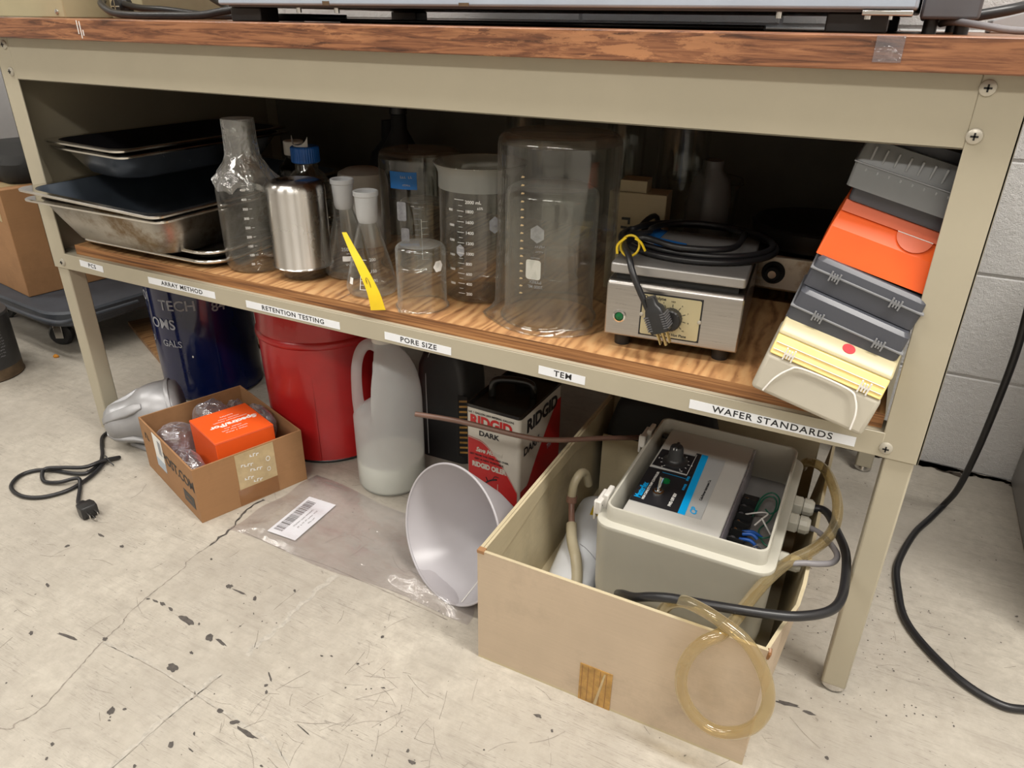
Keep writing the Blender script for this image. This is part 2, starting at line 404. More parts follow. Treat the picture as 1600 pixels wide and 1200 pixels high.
def text_mesh(s, size, bold=0, depth=.0003, align='CENTER', sx=1.0, shear=0, spacing=1.0):
    if s.startswith('~'):      # print too small or worn to read: uneven strokes as long as the words
        rn_ = random.Random(len(s)*7+int(size*1e5)); vs = []; fs = []; x = 0
        for ch in s[1:]:
            w = size*.46*sx
            if ch != ' ':
                lo, hi = -size*rn_.uniform(.20, .30), size*rn_.uniform(.12, .32); kk = rn_.uniform(-.1, .1)*size
                for xa, xb, za, zb in ((x, x+w*.30, lo, hi), (x+w*.30, x+w*.78, rn_.choice((lo, hi-size*.13)), None)):
                    zb = zb if zb is not None else za+size*.13
                    n = len(vs); vs += [(xa, za, depth), (xb, za, depth), (xb+kk*.3, zb, depth), (xa+kk*.3, zb, depth)]; fs.append((n, n+1, n+2, n+3))
            x += w
        if align == 'CENTER': vs = [(a-x/2, b_, c_) for a, b_, c_ in vs]
        me = bpy.data.meshes.new('print'); me.from_pydata(vs, [], fs); me.update(); return me
    c = bpy.data.curves.new('lettering', 'FONT'); c.body = s; c.size = size; c.extrude = depth; c.offset = bold
    c.align_x = align; c.align_y = 'CENTER'; c.shear = shear; c.space_character = spacing; c.resolution_u = 3
    o = bpy.data.objects.new('lettering_source', c); COL.objects.link(o)
    dg = bpy.context.evaluated_depsgraph_get(); dg.update()
    me = bpy.data.meshes.new_from_object(o.evaluated_get(dg))
    bpy.data.objects.remove(o); bpy.data.curves.remove(c)
    for v in me.vertices: v.co.x *= sx
    me.materials.clear(); me.name = 'lettering'
    return me
def text(s, size, mat, parent, loc, rot=(R(90), 0, 0), name='lettering', **k):
    me = text_mesh(s, size, **k); me.materials.append(M[mat])
    o = bpy.data.objects.new(name, me); COL.objects.link(o)
    if parent is not None: o.parent = parent
    o.location = loc; o.rotation_euler = rot
    return o
def text_cyl(items, rad, mat, parent, name='printed_scale', flip=False, extra=None):
    """items: (string,size,angle_deg,z,align); wraps lettering round a vertical cylinder; angle measured from +x"""
    b = MB()
    sg = -1 if flip else 1
    for s, size, ang, z, al in items:
        me = text_mesh(s, size, bold=size*.012, depth=.0001, align=al)
        vs = []
        for v in me.vertices:
            a = R(ang)+sg*v.co.x/rad; rr = rad+.0003+(.0002 if v.co.z > 0 else 0)
            vs.append((rr*math.cos(a), rr*math.sin(a), z+sg*v.co.y))
        b.add(vs, [tuple(p.vertices) for p in me.polygons]); bpy.data.meshes.remove(me)
    for (a0, a1, z0, z1) in (extra or []):
        n = max(1, int((a1-a0)/4)); vs = []
        for i in range(n+1):
            a = R(a0+(a1-a0)*i/n)
            for z in (z0, z1): vs.append(((rad+.0004)*math.cos(a), (rad+.0004)*math.sin(a), z))
        b.add(vs, [(2*i, 2*i+2, 2*i+3, 2*i+1) for i in range(n)])
    return b.build(name, mat, parent, smooth=0)
def rrect(x0, x1, y0, y1, r, n=5):
    out = []
    for cx, cy, a0 in ((x1-r, y0+r, -90), (x1-r, y1-r, 0), (x0+r, y1-r, 90), (x0+r, y0+r, 180)):
        for k in range(n+1):
            a = R(a0+90*k/n); out.append((cx+r*math.cos(a), cy+r*math.sin(a)))
    return out
def loft(b, rings, mi=0, cap0=True, cap1=True, mat=None):
    n = len(rings[0]); vs = [p for rg in rings for p in rg]; fs = []
    for i in range(len(rings)-1):
        for k in range(n):
            k2 = (k+1) % n; fs.append((i*n+k, i*n+k2, (i+1)*n+k2, (i+1)*n+k))
    if cap0: fs.append(tuple(reversed(range(n))))
    if cap1: fs.append(tuple(range((len(rings)-1)*n, len(rings)*n)))
    b.add(vs, fs, mi, mat); return b

# ================================================================== THE SETTING
X0, X1, Y0, Y1, H = -3.2, 3.6, -4.2, 0.731, 2.65
fl = struct(MB().box(X0, X1, Y0, Y1, -.05, 0).build('floor', 'floor', smooth=0))
# concrete block back wall with recessed joints
b = MB().box(X0, X1, Y1+.004, Y1+.12, 0, H)
bl, bh, j = .397, .1935, .005
z = 0; row = 0
while z < 1.25:
    x = X0+(bl/2 if row % 2 else 0)+.02
    while x < X1:
        xa = max(x+j/2, X0); xb = min(x+bl-j/2, X1)
        if x+bl > -2.2 and x < 2.6:
            za = z+j/2 if z > 0 else 0.0; zb = z+.205-j/2
            b.add([(xa, Y1+.004, za), (xb, Y1+.004, za), (xb, Y1+.004, zb), (xa, Y1+.004, zb),
                   (xa+.002, Y1, za+.002), (xb-.002, Y1, za+.002), (xb-.002, Y1, zb-.002), (xa+.002, Y1, zb-.002)],
                  [(4, 5, 6, 7), (0, 1, 5, 4), (1, 2, 6, 5), (2, 3, 7, 6), (3, 0, 4, 7)])
        x += bl
    z += .205; row += 1
struct(b.build('wall_back', 'block', smooth=0))
struct(MB().box(X0-.1, X0, Y0, Y1+.12, 0, H).build('wall_left', 'wallpaint', smooth=0))
struct(MB().box(X1, X1+.1, Y0, Y1+.12, 0, H).build('wall_right', 'wallpaint', smooth=0))
struct(MB().box(X0, X1, Y0-.1, Y0, 0, H).build('wall_front', 'wallpaint', smooth=0))
struct(MB().box(X0, X1, Y0, Y1+.12, H, H+.1).build('ceiling', 'ceil', smooth=0))
# chips, cracks and seams in the floor paint
CH = [[0.436, -0.435, 0.003, 0.002, 0.004, -0.003], [0.542, -0.392, 0.004, 0.002, 0.003, -0.003], [0.66, -0.471, 0.001, 0.005, 0.006, -0.003], [0.674, -0.461, 0.002, 0.002, 0.002, -0.001], [0.671, -0.482, 0.002, 0.001, 0.001, -0.001], [0.639, -0.538, 0.003, 0.001, 0.002, -0.002], [0.652, -0.554, 0.002, 0.001, 0.002, -0.002], [0.771, -0.47, 0.003, 0.002, 0.004, -0.004], [0.673, -0.384, 0.011, 0.001, 0.004, -0.007], [0.675, -0.319, 0.006, 0.004, 0.006, -0.006], [0.697, -0.318, 0.014, -0.002, 0.001, -0.003], [0.616, -0.31, 0.018, -0.002, 0.002, -0.006], [0.577, -0.305, 0.006, 0.0, 0.003, -0.003], [0.557, -0.303, 0.006, 0.0, 0.002, -0.003], [0.528, -0.306, 0.003, 0.002, 0.002, -0.001], [0.542, -0.304, 0.007, 0.0, 0.001, -0.002], [0.675, -0.352, 0.003, 0.001, 0.003, -0.002], [0.64, -0.307, 0.002, 0.001, 0.002, -0.002], [0.787, -0.405, 0.005, 0.003, 0.003, -0.003], [0.817, -0.409, 0.006, 0.005, 0.003, -0.002], [0.811, -0.346, 0.002, 0.002, 0.002, -0.002], [0.819, -0.354, 0.002, 0.001, 0.002, -0.003], [0.619, -0.226, 0.005, 0.003, 0.004, -0.004], [0.642, -0.228, 0.016, 0.0, 0.001, -0.002], [0.675, -0.228, 0.003, 0.001, 0.004, -0.005], [0.697, -0.253, 0.001, 0.0, 0.002, -0.002], [0.718, -0.185, 0.002, 0.001, 0.003, -0.003], [0.542, -0.192, 0.002, 0.001, 0.002, -0.002], [0.36, -0.359, 0.004, 0.001, 0.004, -0.003], [0.38, -0.239, 0.004, 0.002, 0.003, -0.003], [0.322, -0.236, 0.009, 0.0, 0.002, -0.003], [0.297, -0.282, 0.002, 0.004, 0.003, -0.002], [0.698, -0.282, 0.001, 0.001, 0.001, -0.001], [0.9, -0.2, 0.002, 0.002, 0.002, -0.003], [1.04, -0.34, 0.002, 0.001, 0.001, -0.003], [1.053, -0.351, 0.006, 0.001, 0.001, -0.003], [1.004, -0.366, 0.001, 0.0, 0.001, -0.002], [0.756, -0.511, 0.002, 0.001, 0.002, -0.002], [0.893, -0.44, 0.002, 0.001, 0.002, -0.001], [0.899, -0.258, 0.002, 0.001, 0.001, -0.002], [0.844, -0.27, 0.002, 0.001, 0.002, -0.001], [0.857, -0.264, 0.002, 0.001, 0.002, -0.001], [0.489, -0.414, 0.023, 0.003, 0.003, -0.003], [0.843, -0.414, 0.021, -0.001, 0.001, -0.004], [0.799, -0.464, 0.007, -0.001, 0.0, -0.001], [0.784, -0.445, 0.001, 0.001, 0.003, -0.003], [0.956, -0.275, 0.003, 0.001, 0.001, -0.001], [0.806, -0.333, 0.001, 0.001, 0.009, -0.006], [0.905, -0.377, 0.015, -0.003, 0.0, -0.001], [0.977, -0.413, 0.003, 0.001, 0.002, -0.002], [1.163, -0.218, 0.007, 0.001, 0.001, -0.003], [1.189, -0.23, 0.002, 0.0, 0.001, -0.003], [1.511, -0.107, 0.003, 0.0, 0.0, -0.003], [1.417, -0.144, 0.002, 0.001, 0.001, -0.001], [1.58, 0.24, 0.002, 0.0, 0.0, -0.002], [1.655, 0.02, 0.001, 0.0, 0.0, -0.002], [1.454, -0.045, 0.017, 0.003, 0.001, -0.004], [1.483, -0.047, 0.009, 0.001, 0.001, -0.003]]
b = MB()
rnd = random.Random(3)
for cx, cy, ux, uy, vx, vy in CH:
    n = 14; vs = []
    lu = math.hypot(ux, uy); lv = math.hypot(vx, vy)
    for k in range(n):
        a = 2*math.pi*k/n; q = rnd.uniform(.62, 1.12)
        vs.append((cx+(ux*math.cos(a)+vx*math.sin(a))*q, cy+(uy*math.cos(a)+vy*math.sin(a))*q, .0004))
    b.add(vs, [tuple(range(n)) if ux*vy-uy*vx > 0 else tuple(reversed(range(n)))], 0)
for i in range(420):
    cx = rnd.uniform(.1, 1.9); cy = rnd.uniform(-.6, .55); r = rnd.choice((.0006, .0008, .001, .0013))
    if rnd.random() < .25: cx = rnd.gauss(1.56, .06); cy = rnd.gauss(.12, .12)
    n = 6; b.add([(cx+r*rnd.uniform(.6, 1.4)*math.cos(k), cy+r*rnd.uniform(.6, 1.4)*math.sin(k), .0004) for k in [2*math.pi*q/n for q in range(n)]], [tuple(range(n))], 0)
def ribbon(b, pts, w, mi, jit=.15, sm=6, z=.0003):
    P = spline([(x, y, z) for x, y in pts], sm); vs = []
    for i, p in enumerate(P):
        t = (P[min(i+1, len(P)-1)]-P[max(i-1, 0)]).normalized(); nn = Vector((-t.y, t.x, 0))
        ww = w*rnd.uniform(1-jit, 1+jit)*.5; dj = nn*rnd.uniform(-w, w)*jit
        vs += [tuple(p+nn*ww+dj), tuple(p-nn*ww+dj)]
    b.add(vs, [(2*i, 2*i+1, 2*i+3, 2*i+2) for i in range(len(P)-1)], mi)
CR1 = [(0.40, -0.60), (0.558, -0.554), (0.569, -0.539), (0.576, -0.51), (0.564, -0.468), (0.554, -0.434), (0.542, -0.39), (0.538, -0.361), (0.528, -0.343), (0.523, -0.301), (0.521, -0.262), (0.518, -0.226), (0.51, -0.214), (0.51, -0.169), (0.508, -0.112), (0.492, -0.069), (0.495, -0.022)]
ribbon(b, CR1, .0014, 1, .8, 8)
ribbon(b, CR1[-4:], .0035, 0, .9, 6)
ribbon(b, [(0.731, -0.60), (0.731, -0.527), (0.732, -0.476), (0.734, -0.425), (0.736, -0.399), (0.74, -0.359)], .007, 2, .4, 8)
ribbon(b, [(0.747, -0.319), (0.75, -0.253), (0.748, -0.201), (0.753, -0.125)], .008, 2, .5, 8)
ribbon(b, [(0.735, -0.58), (0.736, -0.45), (0.744, -0.36)], .0012, 1, .8, 10)
ribbon(b, [(0.546, -0.397), (0.619, -0.394), (0.701, -0.396), (0.744, -0.4), (0.825, -0.407), (0.878, -0.412), (0.925, -0.423)], .0028, 2, .7, 8)
ribbon(b, [(0.546, -0.399), (0.619, -0.396), (0.701, -0.398), (0.744, -0.402), (0.825, -0.409)], .0008, 1, .8, 8)
ribbon(b, [(0.513, -0.11), (0.624, -0.117), (0.744, -0.115), (0.861, -0.12), (0.968, -0.126)], .0012, 1, .6, 8)
for i in range(230):
    cx = rnd.uniform(.25, 1.75); cy = rnd.uniform(-.62, .3); a = rnd.uniform(0, math.pi); L = rnd.uniform(.008, .055)
    if i % 3 == 0: cx = rnd.gauss(.95, .10); cy = rnd.gauss(-.33, .07)
    dx, dy = math.cos(a)*L/2, math.sin(a)*L/2; k = rnd.uniform(-.2, .2)
    ribbon(b, [(cx-dx, cy-dy), (cx-dy*k, cy+dx*k), (cx+dx, cy+dy)], rnd.choice((.0004, .0005, .0007)), 1, .3, 4)
b.build('worn_marks', ['chip', 'crack', 'groove'], fl, smooth=0)
# grime line where the floor meets the wall
b = MB()
for i in range(170):
    cx = rnd.uniform(1.45, 1.80); r = rnd.uniform(.002, .009)*(1.2 if cx < 1.68 else .7)
    cy = Y1-.004-abs(rnd.gauss(0, .008)); n = 7
    b.add([(cx+2*r*rnd.uniform(.5, 1.3)*math.cos(q), min(Y1-.0005, cy+r*rnd.uniform(.5, 1.3)*math.sin(q)), .0005) for q in [2*math.pi*u/n for u in range(n)]], [tuple(range(n))])
b.build('grime', 'dirt', fl, smooth=0)

# ================================================================== THE WORKBENCH
BW = 1.524; ZS0, ZS1 = .3775, .4085; ZP = .427; ZT0, ZT1 = .7847, .815; ZA = .7183; BD = .66
wb = T('workbench', 'putty-coloured steel workbench with wood-grain top and plywood lower shelf', 'workbench', (0, 0, 0))
b = MB().box(-.035, 1.62, -.020, .70, ZT0, ZT1)
tt = b.build('tabletop', 'laminate', wb, bevel=.0015)
b = MB()
for x, z0, z1 in ((.262, .794, .813), (.268, .788, .812), (.273, .792, .80)): b.box(x, x+.0012, -.0207, -.0198, z0, z1)
b.build('paint_drip', 'whiteink', tt, smooth=0)
MB().box(1.388, 1.412, -.0204, -.0199, .792, .8145).build('clear_tape', 'airbag', tt, smooth=0)
# apron: folded channel
b = MB().box(.042, BW-.042, 0, .0025, ZA, ZT0).box(.042, BW-.042, 0, .03, ZA, ZA+.0025)
b.build('apron', 'paint', wb, bevel=.001)
MB().box(.042, BW-.042, BD-.003, BD, ZA, ZT0).build('apron', 'paint', wb)
def leg(x, y, sx, sy):
    b = MB()
    # upper angle section
    w = .042; t = .0028; z0 = ZS0-.0005; z1 = ZT0
    b.box(min(x, x+sx*w), max(x, x+sx*w), min(y, y+sy*t), max(y, y+sy*t), z0, z1)
    b.box(min(x, x+sx*t), max(x, x+sx*t), min(y, y+sy*.040), max(y, y+sy*.040), z0, z1)
    b.build('upper_leg', 'paint', wb, bevel=.0008)
    # lower tube section nested inside, set inwards
    b = MB(); xi = x+sx*.003; xo = x+sx*.034
    b.box(min(xi, xo), max(xi, xo), min(y+sy*.0032, y+sy*.038), max(y+sy*.0032, y+sy*.038), .012, z0+.03)
    lg = b.build('leg', 'paint', wb, bevel=.0025)
    f = MB().cyl(.014, 0, .004, 20).cyl(.017, .004, .012, 20, r2=.015)
    f.build('foot', 'chrome', lg, off=(-(x+sx*.018), -(y+sy*.02), 0))
leg(0, 0, 1, 1); leg(BW, 0, -1, 1); leg(0, BD, 1, -1); leg(BW, BD, -1, -1)
b = MB().box(.040, BW-.040, -.0003, .0025, ZS0, ZS1).box(.040, BW-.040, 0, .034, ZS1-.0025, ZS1)
b.build('shelf_rail', 'paint', wb, bevel=.0008)
MB().box(.04, BW-.04, BD-.003, BD, ZS0, ZS1).build('shelf_rail', 'paint', wb)
for x in (0.0, BW-.003): MB().box(x, x+.003, .038, BD-.04, ZS0, ZS1).build('shelf_rail', 'paint', wb)
b = MB().box(.065, BW-.045, .010, BD-.03, ZS1+.0002, ZP-.001, mi=0)
b.add([(.065, .0098, ZP), (BW-.045, .0098, ZP), (BW-.045, BD-.03, ZP), (.065, BD-.03, ZP)], [(0, 1, 2, 3)], 1)
b.add([(.065, .0098, ZP-.001), (BW-.045, .0098, ZP-.001), (BW-.045, .0098, ZP), (.065, .0098, ZP)], [(0, 1, 2, 3)], 0)
b.build('shelf_board', ['plyedge', 'ply'], wb, smooth=0)
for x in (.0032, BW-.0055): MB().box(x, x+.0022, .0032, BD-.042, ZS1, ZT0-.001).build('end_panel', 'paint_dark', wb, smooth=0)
MB().box(.004, BW-.004, BD-.006, BD-.0035, ZS1, ZT0-.001).build('back_panel', 'back_shade', wb, smooth=0)
def screw(x, z, r=.0075):
    m = Matrix.Translation((x, -.0001, z)) @ Matrix.Rotation(R(90), 4, 'X')
    b = MB().lathe([(r, 0), (r*.92, .0018), (r*.6, .0032), (.0001, .0037)], 20, m)
    o = b.build('screw', 'screw', wb)
    MB().box(x-r*.45, x+r*.45, -.0044, -.0033, z-.0008, z+.0008).box(x-.0008, x+.0008, -.0044, -.0033, z-r*.45, z+r*.45).build('screw_recess', 'blackmatte', o, smooth=0)
for x in (.031, 1.488):
    for z in (.773, .731, .390): screw(x, z)
def railtag(s, x0, x1, z0, z1, tilt, size, sx=1.12):
    cx, cz = (x0+x1)/2, (z0+z1)/2; w = (x1-x0)/2; h = .0062
    m = Matrix.Translation((cx, -.0006, cz)) @ Matrix.Rotation(R(tilt), 4, 'Y')
    o = MB().box(-w, w, -.0002, .0002, -h, h).build('label_strip', 'label', wb, smooth=0, loc=(cx, -.0007, cz), rot=(0, R(tilt), 0))
    text(s, size, 'ink', o, (.002, -.0003, 0), sx=sx, bold=.00018, depth=.0001, spacing=1.15)
    return o
railtag('PCS', .085, .150, .3895, .4015, 3, .0105)
railtag('ARRAY METHOD', .272, .437, .387, .3985, .5, .0108)
railtag('RETENTION TESTING', .508, .705, .3825, .3955, .6, .0108)
railtag('PORE SIZE', .791, .909, .3835, .3935, 1.0, .0112)
railtag('TEM', 1.050, 1.119, .384, .3955, 1.5, .0118)
railtag('WAFER STANDARDS', 1.261, 1.456, .3835, .396, .4, .0122)

# ================================================================== GLASSWARE BUILDERS
def shell(prof, t):
    """outer profile (bottom centre -> rim) turned into an open vessel wall of thickness t"""
    inner = [(max(r-t, .0001), z+(t if i <= 1 else 0)) for i, (r, z) in enumerate(prof)]
    return prof+[(prof[-1][0]-t*.5, prof[-1][1]+t*.5)]+list(reversed(inner))
def beaker_prof(r, h, flare=.004, rb=.012):
    p = [(.0001, 0), (r-rb, 0)]
    for k in range(1, 5): a = R(90*k/4); p.append((r-rb+rb*math.sin(a), rb-rb*math.cos(a)))
    p += [(r, h*.5), (r, h*.93), (r+flare*.35, h*.965), (r+flare, h)]
    return p
def spout(h, amt=.012, ang=0, flare_z=.04):
    def f(p, a):
        d = abs(((a-ang+math.pi) % (2*math.pi))-math.pi)
        if p[2] > h-flare_z:
            k = (p[2]-(h-flare_z))/flare_z; w = math.exp(-(d/.22)**2)
            rr = math.hypot(p[0], p[1]); s = 1+amt*w*k*k/max(rr, .01)
            return (p[0]*s, p[1]*s, p[2]-.002*w*k)
        return p
    return f
def beaker(name, label, r, h, loc, mat='glass', inverted=False, spout_ang=0, flare=.004, group=None, t=.002, rz=0, marks=None, rot=None, seg=56):
    o = T(name, label, 'beaker', loc, rz, group, rot=rot)
    b = MB(); fn = spout(h, .011*min(1, r/.05), spout_ang)
    m = Matrix.Translation((0, 0, h+t*.5)) @ Matrix.Rotation(math.pi, 4, 'X') if inverted else None
    b.lathe(shell(beaker_prof(r, h, flare, min(.014, r*.22)), t), seg, m, fn=fn)
    b.build('glass_wall', mat, o, smooth=50)
    rim = MB()
    pts = []
    for k in range(48):
        a = 2*math.pi*k/48; p = fn(((r+flare)*math.cos(a), (r+flare)*math.sin(a), h), a)
        pts.append(m @ Vector(p) if m is not None else Vector(p))
    rim.tube(pts+[pts[0]], .0016, 6, 1, caps=False)
    rim.build('rim', mat, o, smooth=60)
    return o

# ================================================================== SHELF CONTENTS, LEFT TO RIGHT
def tray(z, x0, x1, y0, y1, label, mat='steel_worn', h=.012, rz=0, group='baking trays under the deep pans'):
    cx, cy = (x0+x1)/2, (y0+y1)/2; w, d = (x1-x0)/2, (y1-y0)/2
    o = T('steel_tray', label, 'tray', (cx, cy, z), rz, group)
    def ring(e, zz, r): return [(x, y, zz) for x, y in rrect(-w-e, w+e, -d-e, d+e, r, 6)]
    b = MB(); loft(b, [ring(-.012, .0, .03), ring(-.006, .004, .034), ring(-.003, h-.002, .036), ring(.002, h, .04), ring(.004, h, .042), ring(-.0045, h-.001, .035), ring(-.0075, .0045, .033), ring(-.013, .0012, .03)], cap0=True, cap1=True)
    b.build('tray_body', mat, o, smooth=40)
    pts = [Vector((x, y, h)) for x, y in rrect(-w-.004, w+.004, -d-.004, d+.004, .042, 6)]
    MB().tube(pts+[pts[0]], .0034, 8, 0, caps=False).build('rolled_rim', 'steel_rim', o, smooth=60)
    return o
tray(ZP+.0003, .062, .418, .022, .46, 'shallow stained steel tray lying directly on the plywood, lowest of the pan stack')
tray(ZP+.0150, .066, .414, .026, .456, 'second shallow steel tray from the bottom, under the deep pans')
def pan(z, x0, x1, y0, y1, h, inner, label, group, taper=.03, rr=.05, rim=.014, rot=None, lip=.003, body='steel_worn'):
    cx, cy = (x0+x1)/2, (y0+y1)/2; w, d = (x1-x0)/2, (y1-y0)/2
    o = T('steel_pan', label, 'pan', (cx, cy, z), 0, group, rot=rot)
    def ring(e, zz, r): return [(x, y, zz) for x, y in rrect(-w+e, w-e, -d+e, d-e, max(r, .004), 6)]
    b = MB(); tp = taper
    loft(b, [ring(rim+tp+.012, .0, rr), ring(rim+tp, .006, rr), ring(rim+tp*.45, h*.55, rr*.95), ring(rim+.001, h-.002, rr*.8), ring(rim-.001, h-.0005, rr*.7)], cap1=False)
    b.build('outer_wall', body, o, smooth=50)
    b = MB()
    loft(b, [ring(rim-.001, h+.0005, rr*.7), ring(rim+.0015, h-.001, rr*.8), ring(rim+tp*.45+.0015, h*.55, rr*.95), ring(rim+tp+.0015, .008, rr), ring(rim+tp+.014, .003, rr)], cap0=False)
    b.build('inner_surface', inner, o, smooth=50)
    b = MB(); n = len(ring(0, 0, .01))
    loft(b, [ring(rim+.0005, h+.0005, rr*.7), ring(.002, h+.0012, .018), ring(0, h, .02), ring(.0002, h-lip, .02), ring(.0015, h-lip, .02), ring(.0025, h-.0006, .018), ring(rim-.0005, h-.0008, rr*.7)], cap0=False, cap1=False)
    b.build('rim', 'steel_rim', o, smooth=30)
    return o
G = 'deep front pans nested in one another'
pan(.446, .040, .398, -.052, .45, .077, 'steel_worn', 'tarnished deep steel pan on the shallow trays, lower of the front nested pair', G)
pan(.457, .034, .392, -.056, .446, .079, 'pan_dark', 'deep steel pan with dark blue-grey coated inside, upper of the front nested pair', G, rot=(0, R(1.6), 0))
G = 'black-lined pans behind the front pair'
pan(.553, .034, .252, .020, .43, .050, 'pan_black', 'black-lined steel pan resting across the deep front pans, lower of the upper pair', G, taper=.022, rr=.05, rim=.012, rot=(0, R(1), R(-2)), body='steel')
pan(.5635, .030, .248, .017, .427, .050, 'pan_black', 'topmost black-lined steel pan at the left end of the shelf', G, taper=.022, rr=.05, rim=.012, rot=(0, R(1), R(-2)), body='steel')

# film-wrapped bottle
o = T('wrapped_bottle', 'tall clear glass bottle with graduations, its neck wrapped in crinkled cling film', 'bottle', (.462, .082, ZP))
BR = .051
prof = [(.0001, .002), (BR-.010, 0), (BR-.003, .003), (BR, .012), (BR, .10), (BR, .135), (BR-.004, .152), (BR-.014, .172), (.027, .188), (.0225, .200), (.022, .232), (.0235, .236)]
MB().lathe(shell(prof, .0022), 56).build('glass_wall', 'glass_dusty', o, smooth=60)
rr_ = random.Random(5)
b = MB()
ph = [rr_.uniform(0, 6.28) for _ in range(6)]
def crinkle(p, a):
    q = 1+.035*math.sin(7*a+ph[0]+p[2]*120)+.03*math.sin(13*a+ph[1]-p[2]*90)+.02*math.sin(23*a+ph[2]+p[2]*200)
    if p[2] > .21: q = 1+(q-1)*.35
    zz = p[2]+(.004*math.sin(5*a+ph[3])+.003*math.sin(11*a) if p[2] < .165 else 0)
    return (p[0]*q, p[1]*q, zz)
b.lathe([(BR+.001, .140), (BR+.001, .150), (BR-.010, .166), (BR-.020, .180), (.0275, .190), (.0265, .200), (.0262, .212), (.0262, .240), (.0258, .247), (.0001, .248)], 96, fn=crinkle)
b.build('cling_film', 'film', o, smooth=20)
MB().cyl(.0235, .222, .2455, 32).build('cap', 'glass_dusty', o, bevel=.001)
text_cyl([(str(v), .0055, -52, .018+i*.0155, 'CENTER') for i, v in enumerate((50, 100, 150, 200, 250, 300, 350, 400, 450, 500)) if i < 9], BR, 'whiteink', o,
         extra=[(-45+0, -40, .018+i*.0155, .0186+i*.0155) for i in range(9)])

o = T('white_capped_bottle', 'small dark bottle with a white screw cap, behind the film-wrapped bottle', 'bottle', (.425, .245, ZP))
MB().lathe([(.0001, 0), (.034, 0), (.036, .003), (.036, .125), (.030, .145), (.016, .158), (.016, .172)], 40).build('bottle_body', 'amber', o, smooth=50)
MB().cyl(.0185, .165, .190, 32).build('cap', 'whiteplastic', o, bevel=.0015)

# blue capped media bottle
o = T('blue_capped_bottle', 'clear lab bottle with ribbed blue screw cap, standing behind the steel cup', 'bottle', (.513, .176, ZP-.0))
MB().lathe(shell([(.0001, 0), (.040, 0), (.0425, .004), (.043, .012), (.043, .115), (.040, .130), (.030, .148), (.0195, .157), (.0195, .185)], .002), 48).build('glass_wall', 'glass_dusty', o, smooth=60)
b = MB(); prof = [(.0001, .196), (.0225, .196), (.0245, .194), (.0245, .1705), (.023, .169), (.0001, .169)]
b.lathe(prof, 72, fn=lambda p, a: (p[0]*(1-.025*(int(round(a/(2*math.pi)*72)) % 2)), p[1]*(1-.025*(int(round(a/(2*math.pi)*72)) % 2)), p[2]))
b.build('ribbed_cap', 'bluecap', o, smooth=15)
b = MB()
vs = []; n = 22
for i in range(n+1):
    a = R(-150+120*i/n); e = abs(i/n*2-1); hh = .003+.014*e**3
    for rr, z in ((.0185, .1965), (.0205, .1965+hh), (.0198, .1965+hh), (.0175, .1975)): vs.append((rr*math.cos(a)+.0, rr*math.sin(a), z))
b.add(vs, [(4*i+k, 4*i+(k+1) % 4, 4*i+4+(k+1) % 4, 4*i+4+k) for i in range(n) for k in range(4)])
b.build('torn_white_seal', 'whiteplastic', o, smooth=40)

o = T('white_round_jar', 'squat dim white round jar behind the blue-capped bottle', 'jar', (.535, .300, ZP))
MB().lathe([(.0001, 0), (.046, 0), (.048, .004), (.048, .12), (.044, .135), (.030, .142), (.0001, .143)], 40).build('jar_body', 'whiteplastic', o, smooth=40)

# clear dish with inverted steel cup
o = T('clear_dish', 'small clear dish standing under the inverted steel cup', 'dish', (.572, .083, ZP))
MB().lathe(shell([(.0001, 0), (.034, 0), (.038, .004), (.040, .018), (.0405, .030)], .0018), 40).build('glass_wall', 'glass_dusty', o, smooth=60)
o = T('steel_cup', 'shiny brushed steel cup standing upside down on a clear dish', 'cup', (.568, .083, ZP+.0195))
CR = .0475; CHh = .139
b = MB().lathe([(CR+.0005, 0), (CR+.0022, .0012), (CR+.0005, .0025), (CR, .004), (CR, CHh-.014), (CR-.0012, CHh-.008), (CR-.005, CHh-.002), (CR-.010, CHh), (.0001, CHh-.0008), (.0001, CHh-.002), (CR-.008, CHh-.002), (CR-.0012, CHh-.012), (CR-.0012, 0)], 72)
b.build('cup_wall', 'steel_cup', o, smooth=40)

# dark bottle at the back
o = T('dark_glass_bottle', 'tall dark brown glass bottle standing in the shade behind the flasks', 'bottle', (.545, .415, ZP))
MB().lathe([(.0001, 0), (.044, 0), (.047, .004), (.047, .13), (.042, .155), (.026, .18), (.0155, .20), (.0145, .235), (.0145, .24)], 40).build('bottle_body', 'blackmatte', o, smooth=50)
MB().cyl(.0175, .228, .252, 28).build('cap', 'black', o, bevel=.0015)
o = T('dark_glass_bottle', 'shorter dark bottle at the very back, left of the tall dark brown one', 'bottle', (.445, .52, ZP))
MB().lathe([(.0001, 0), (.044, 0), (.047, .004), (.047, .11), (.040, .135), (.018, .16), (.0155, .20), (.0001, .201)], 40).build('bottle_body', 'blackmatte', o, smooth=50)

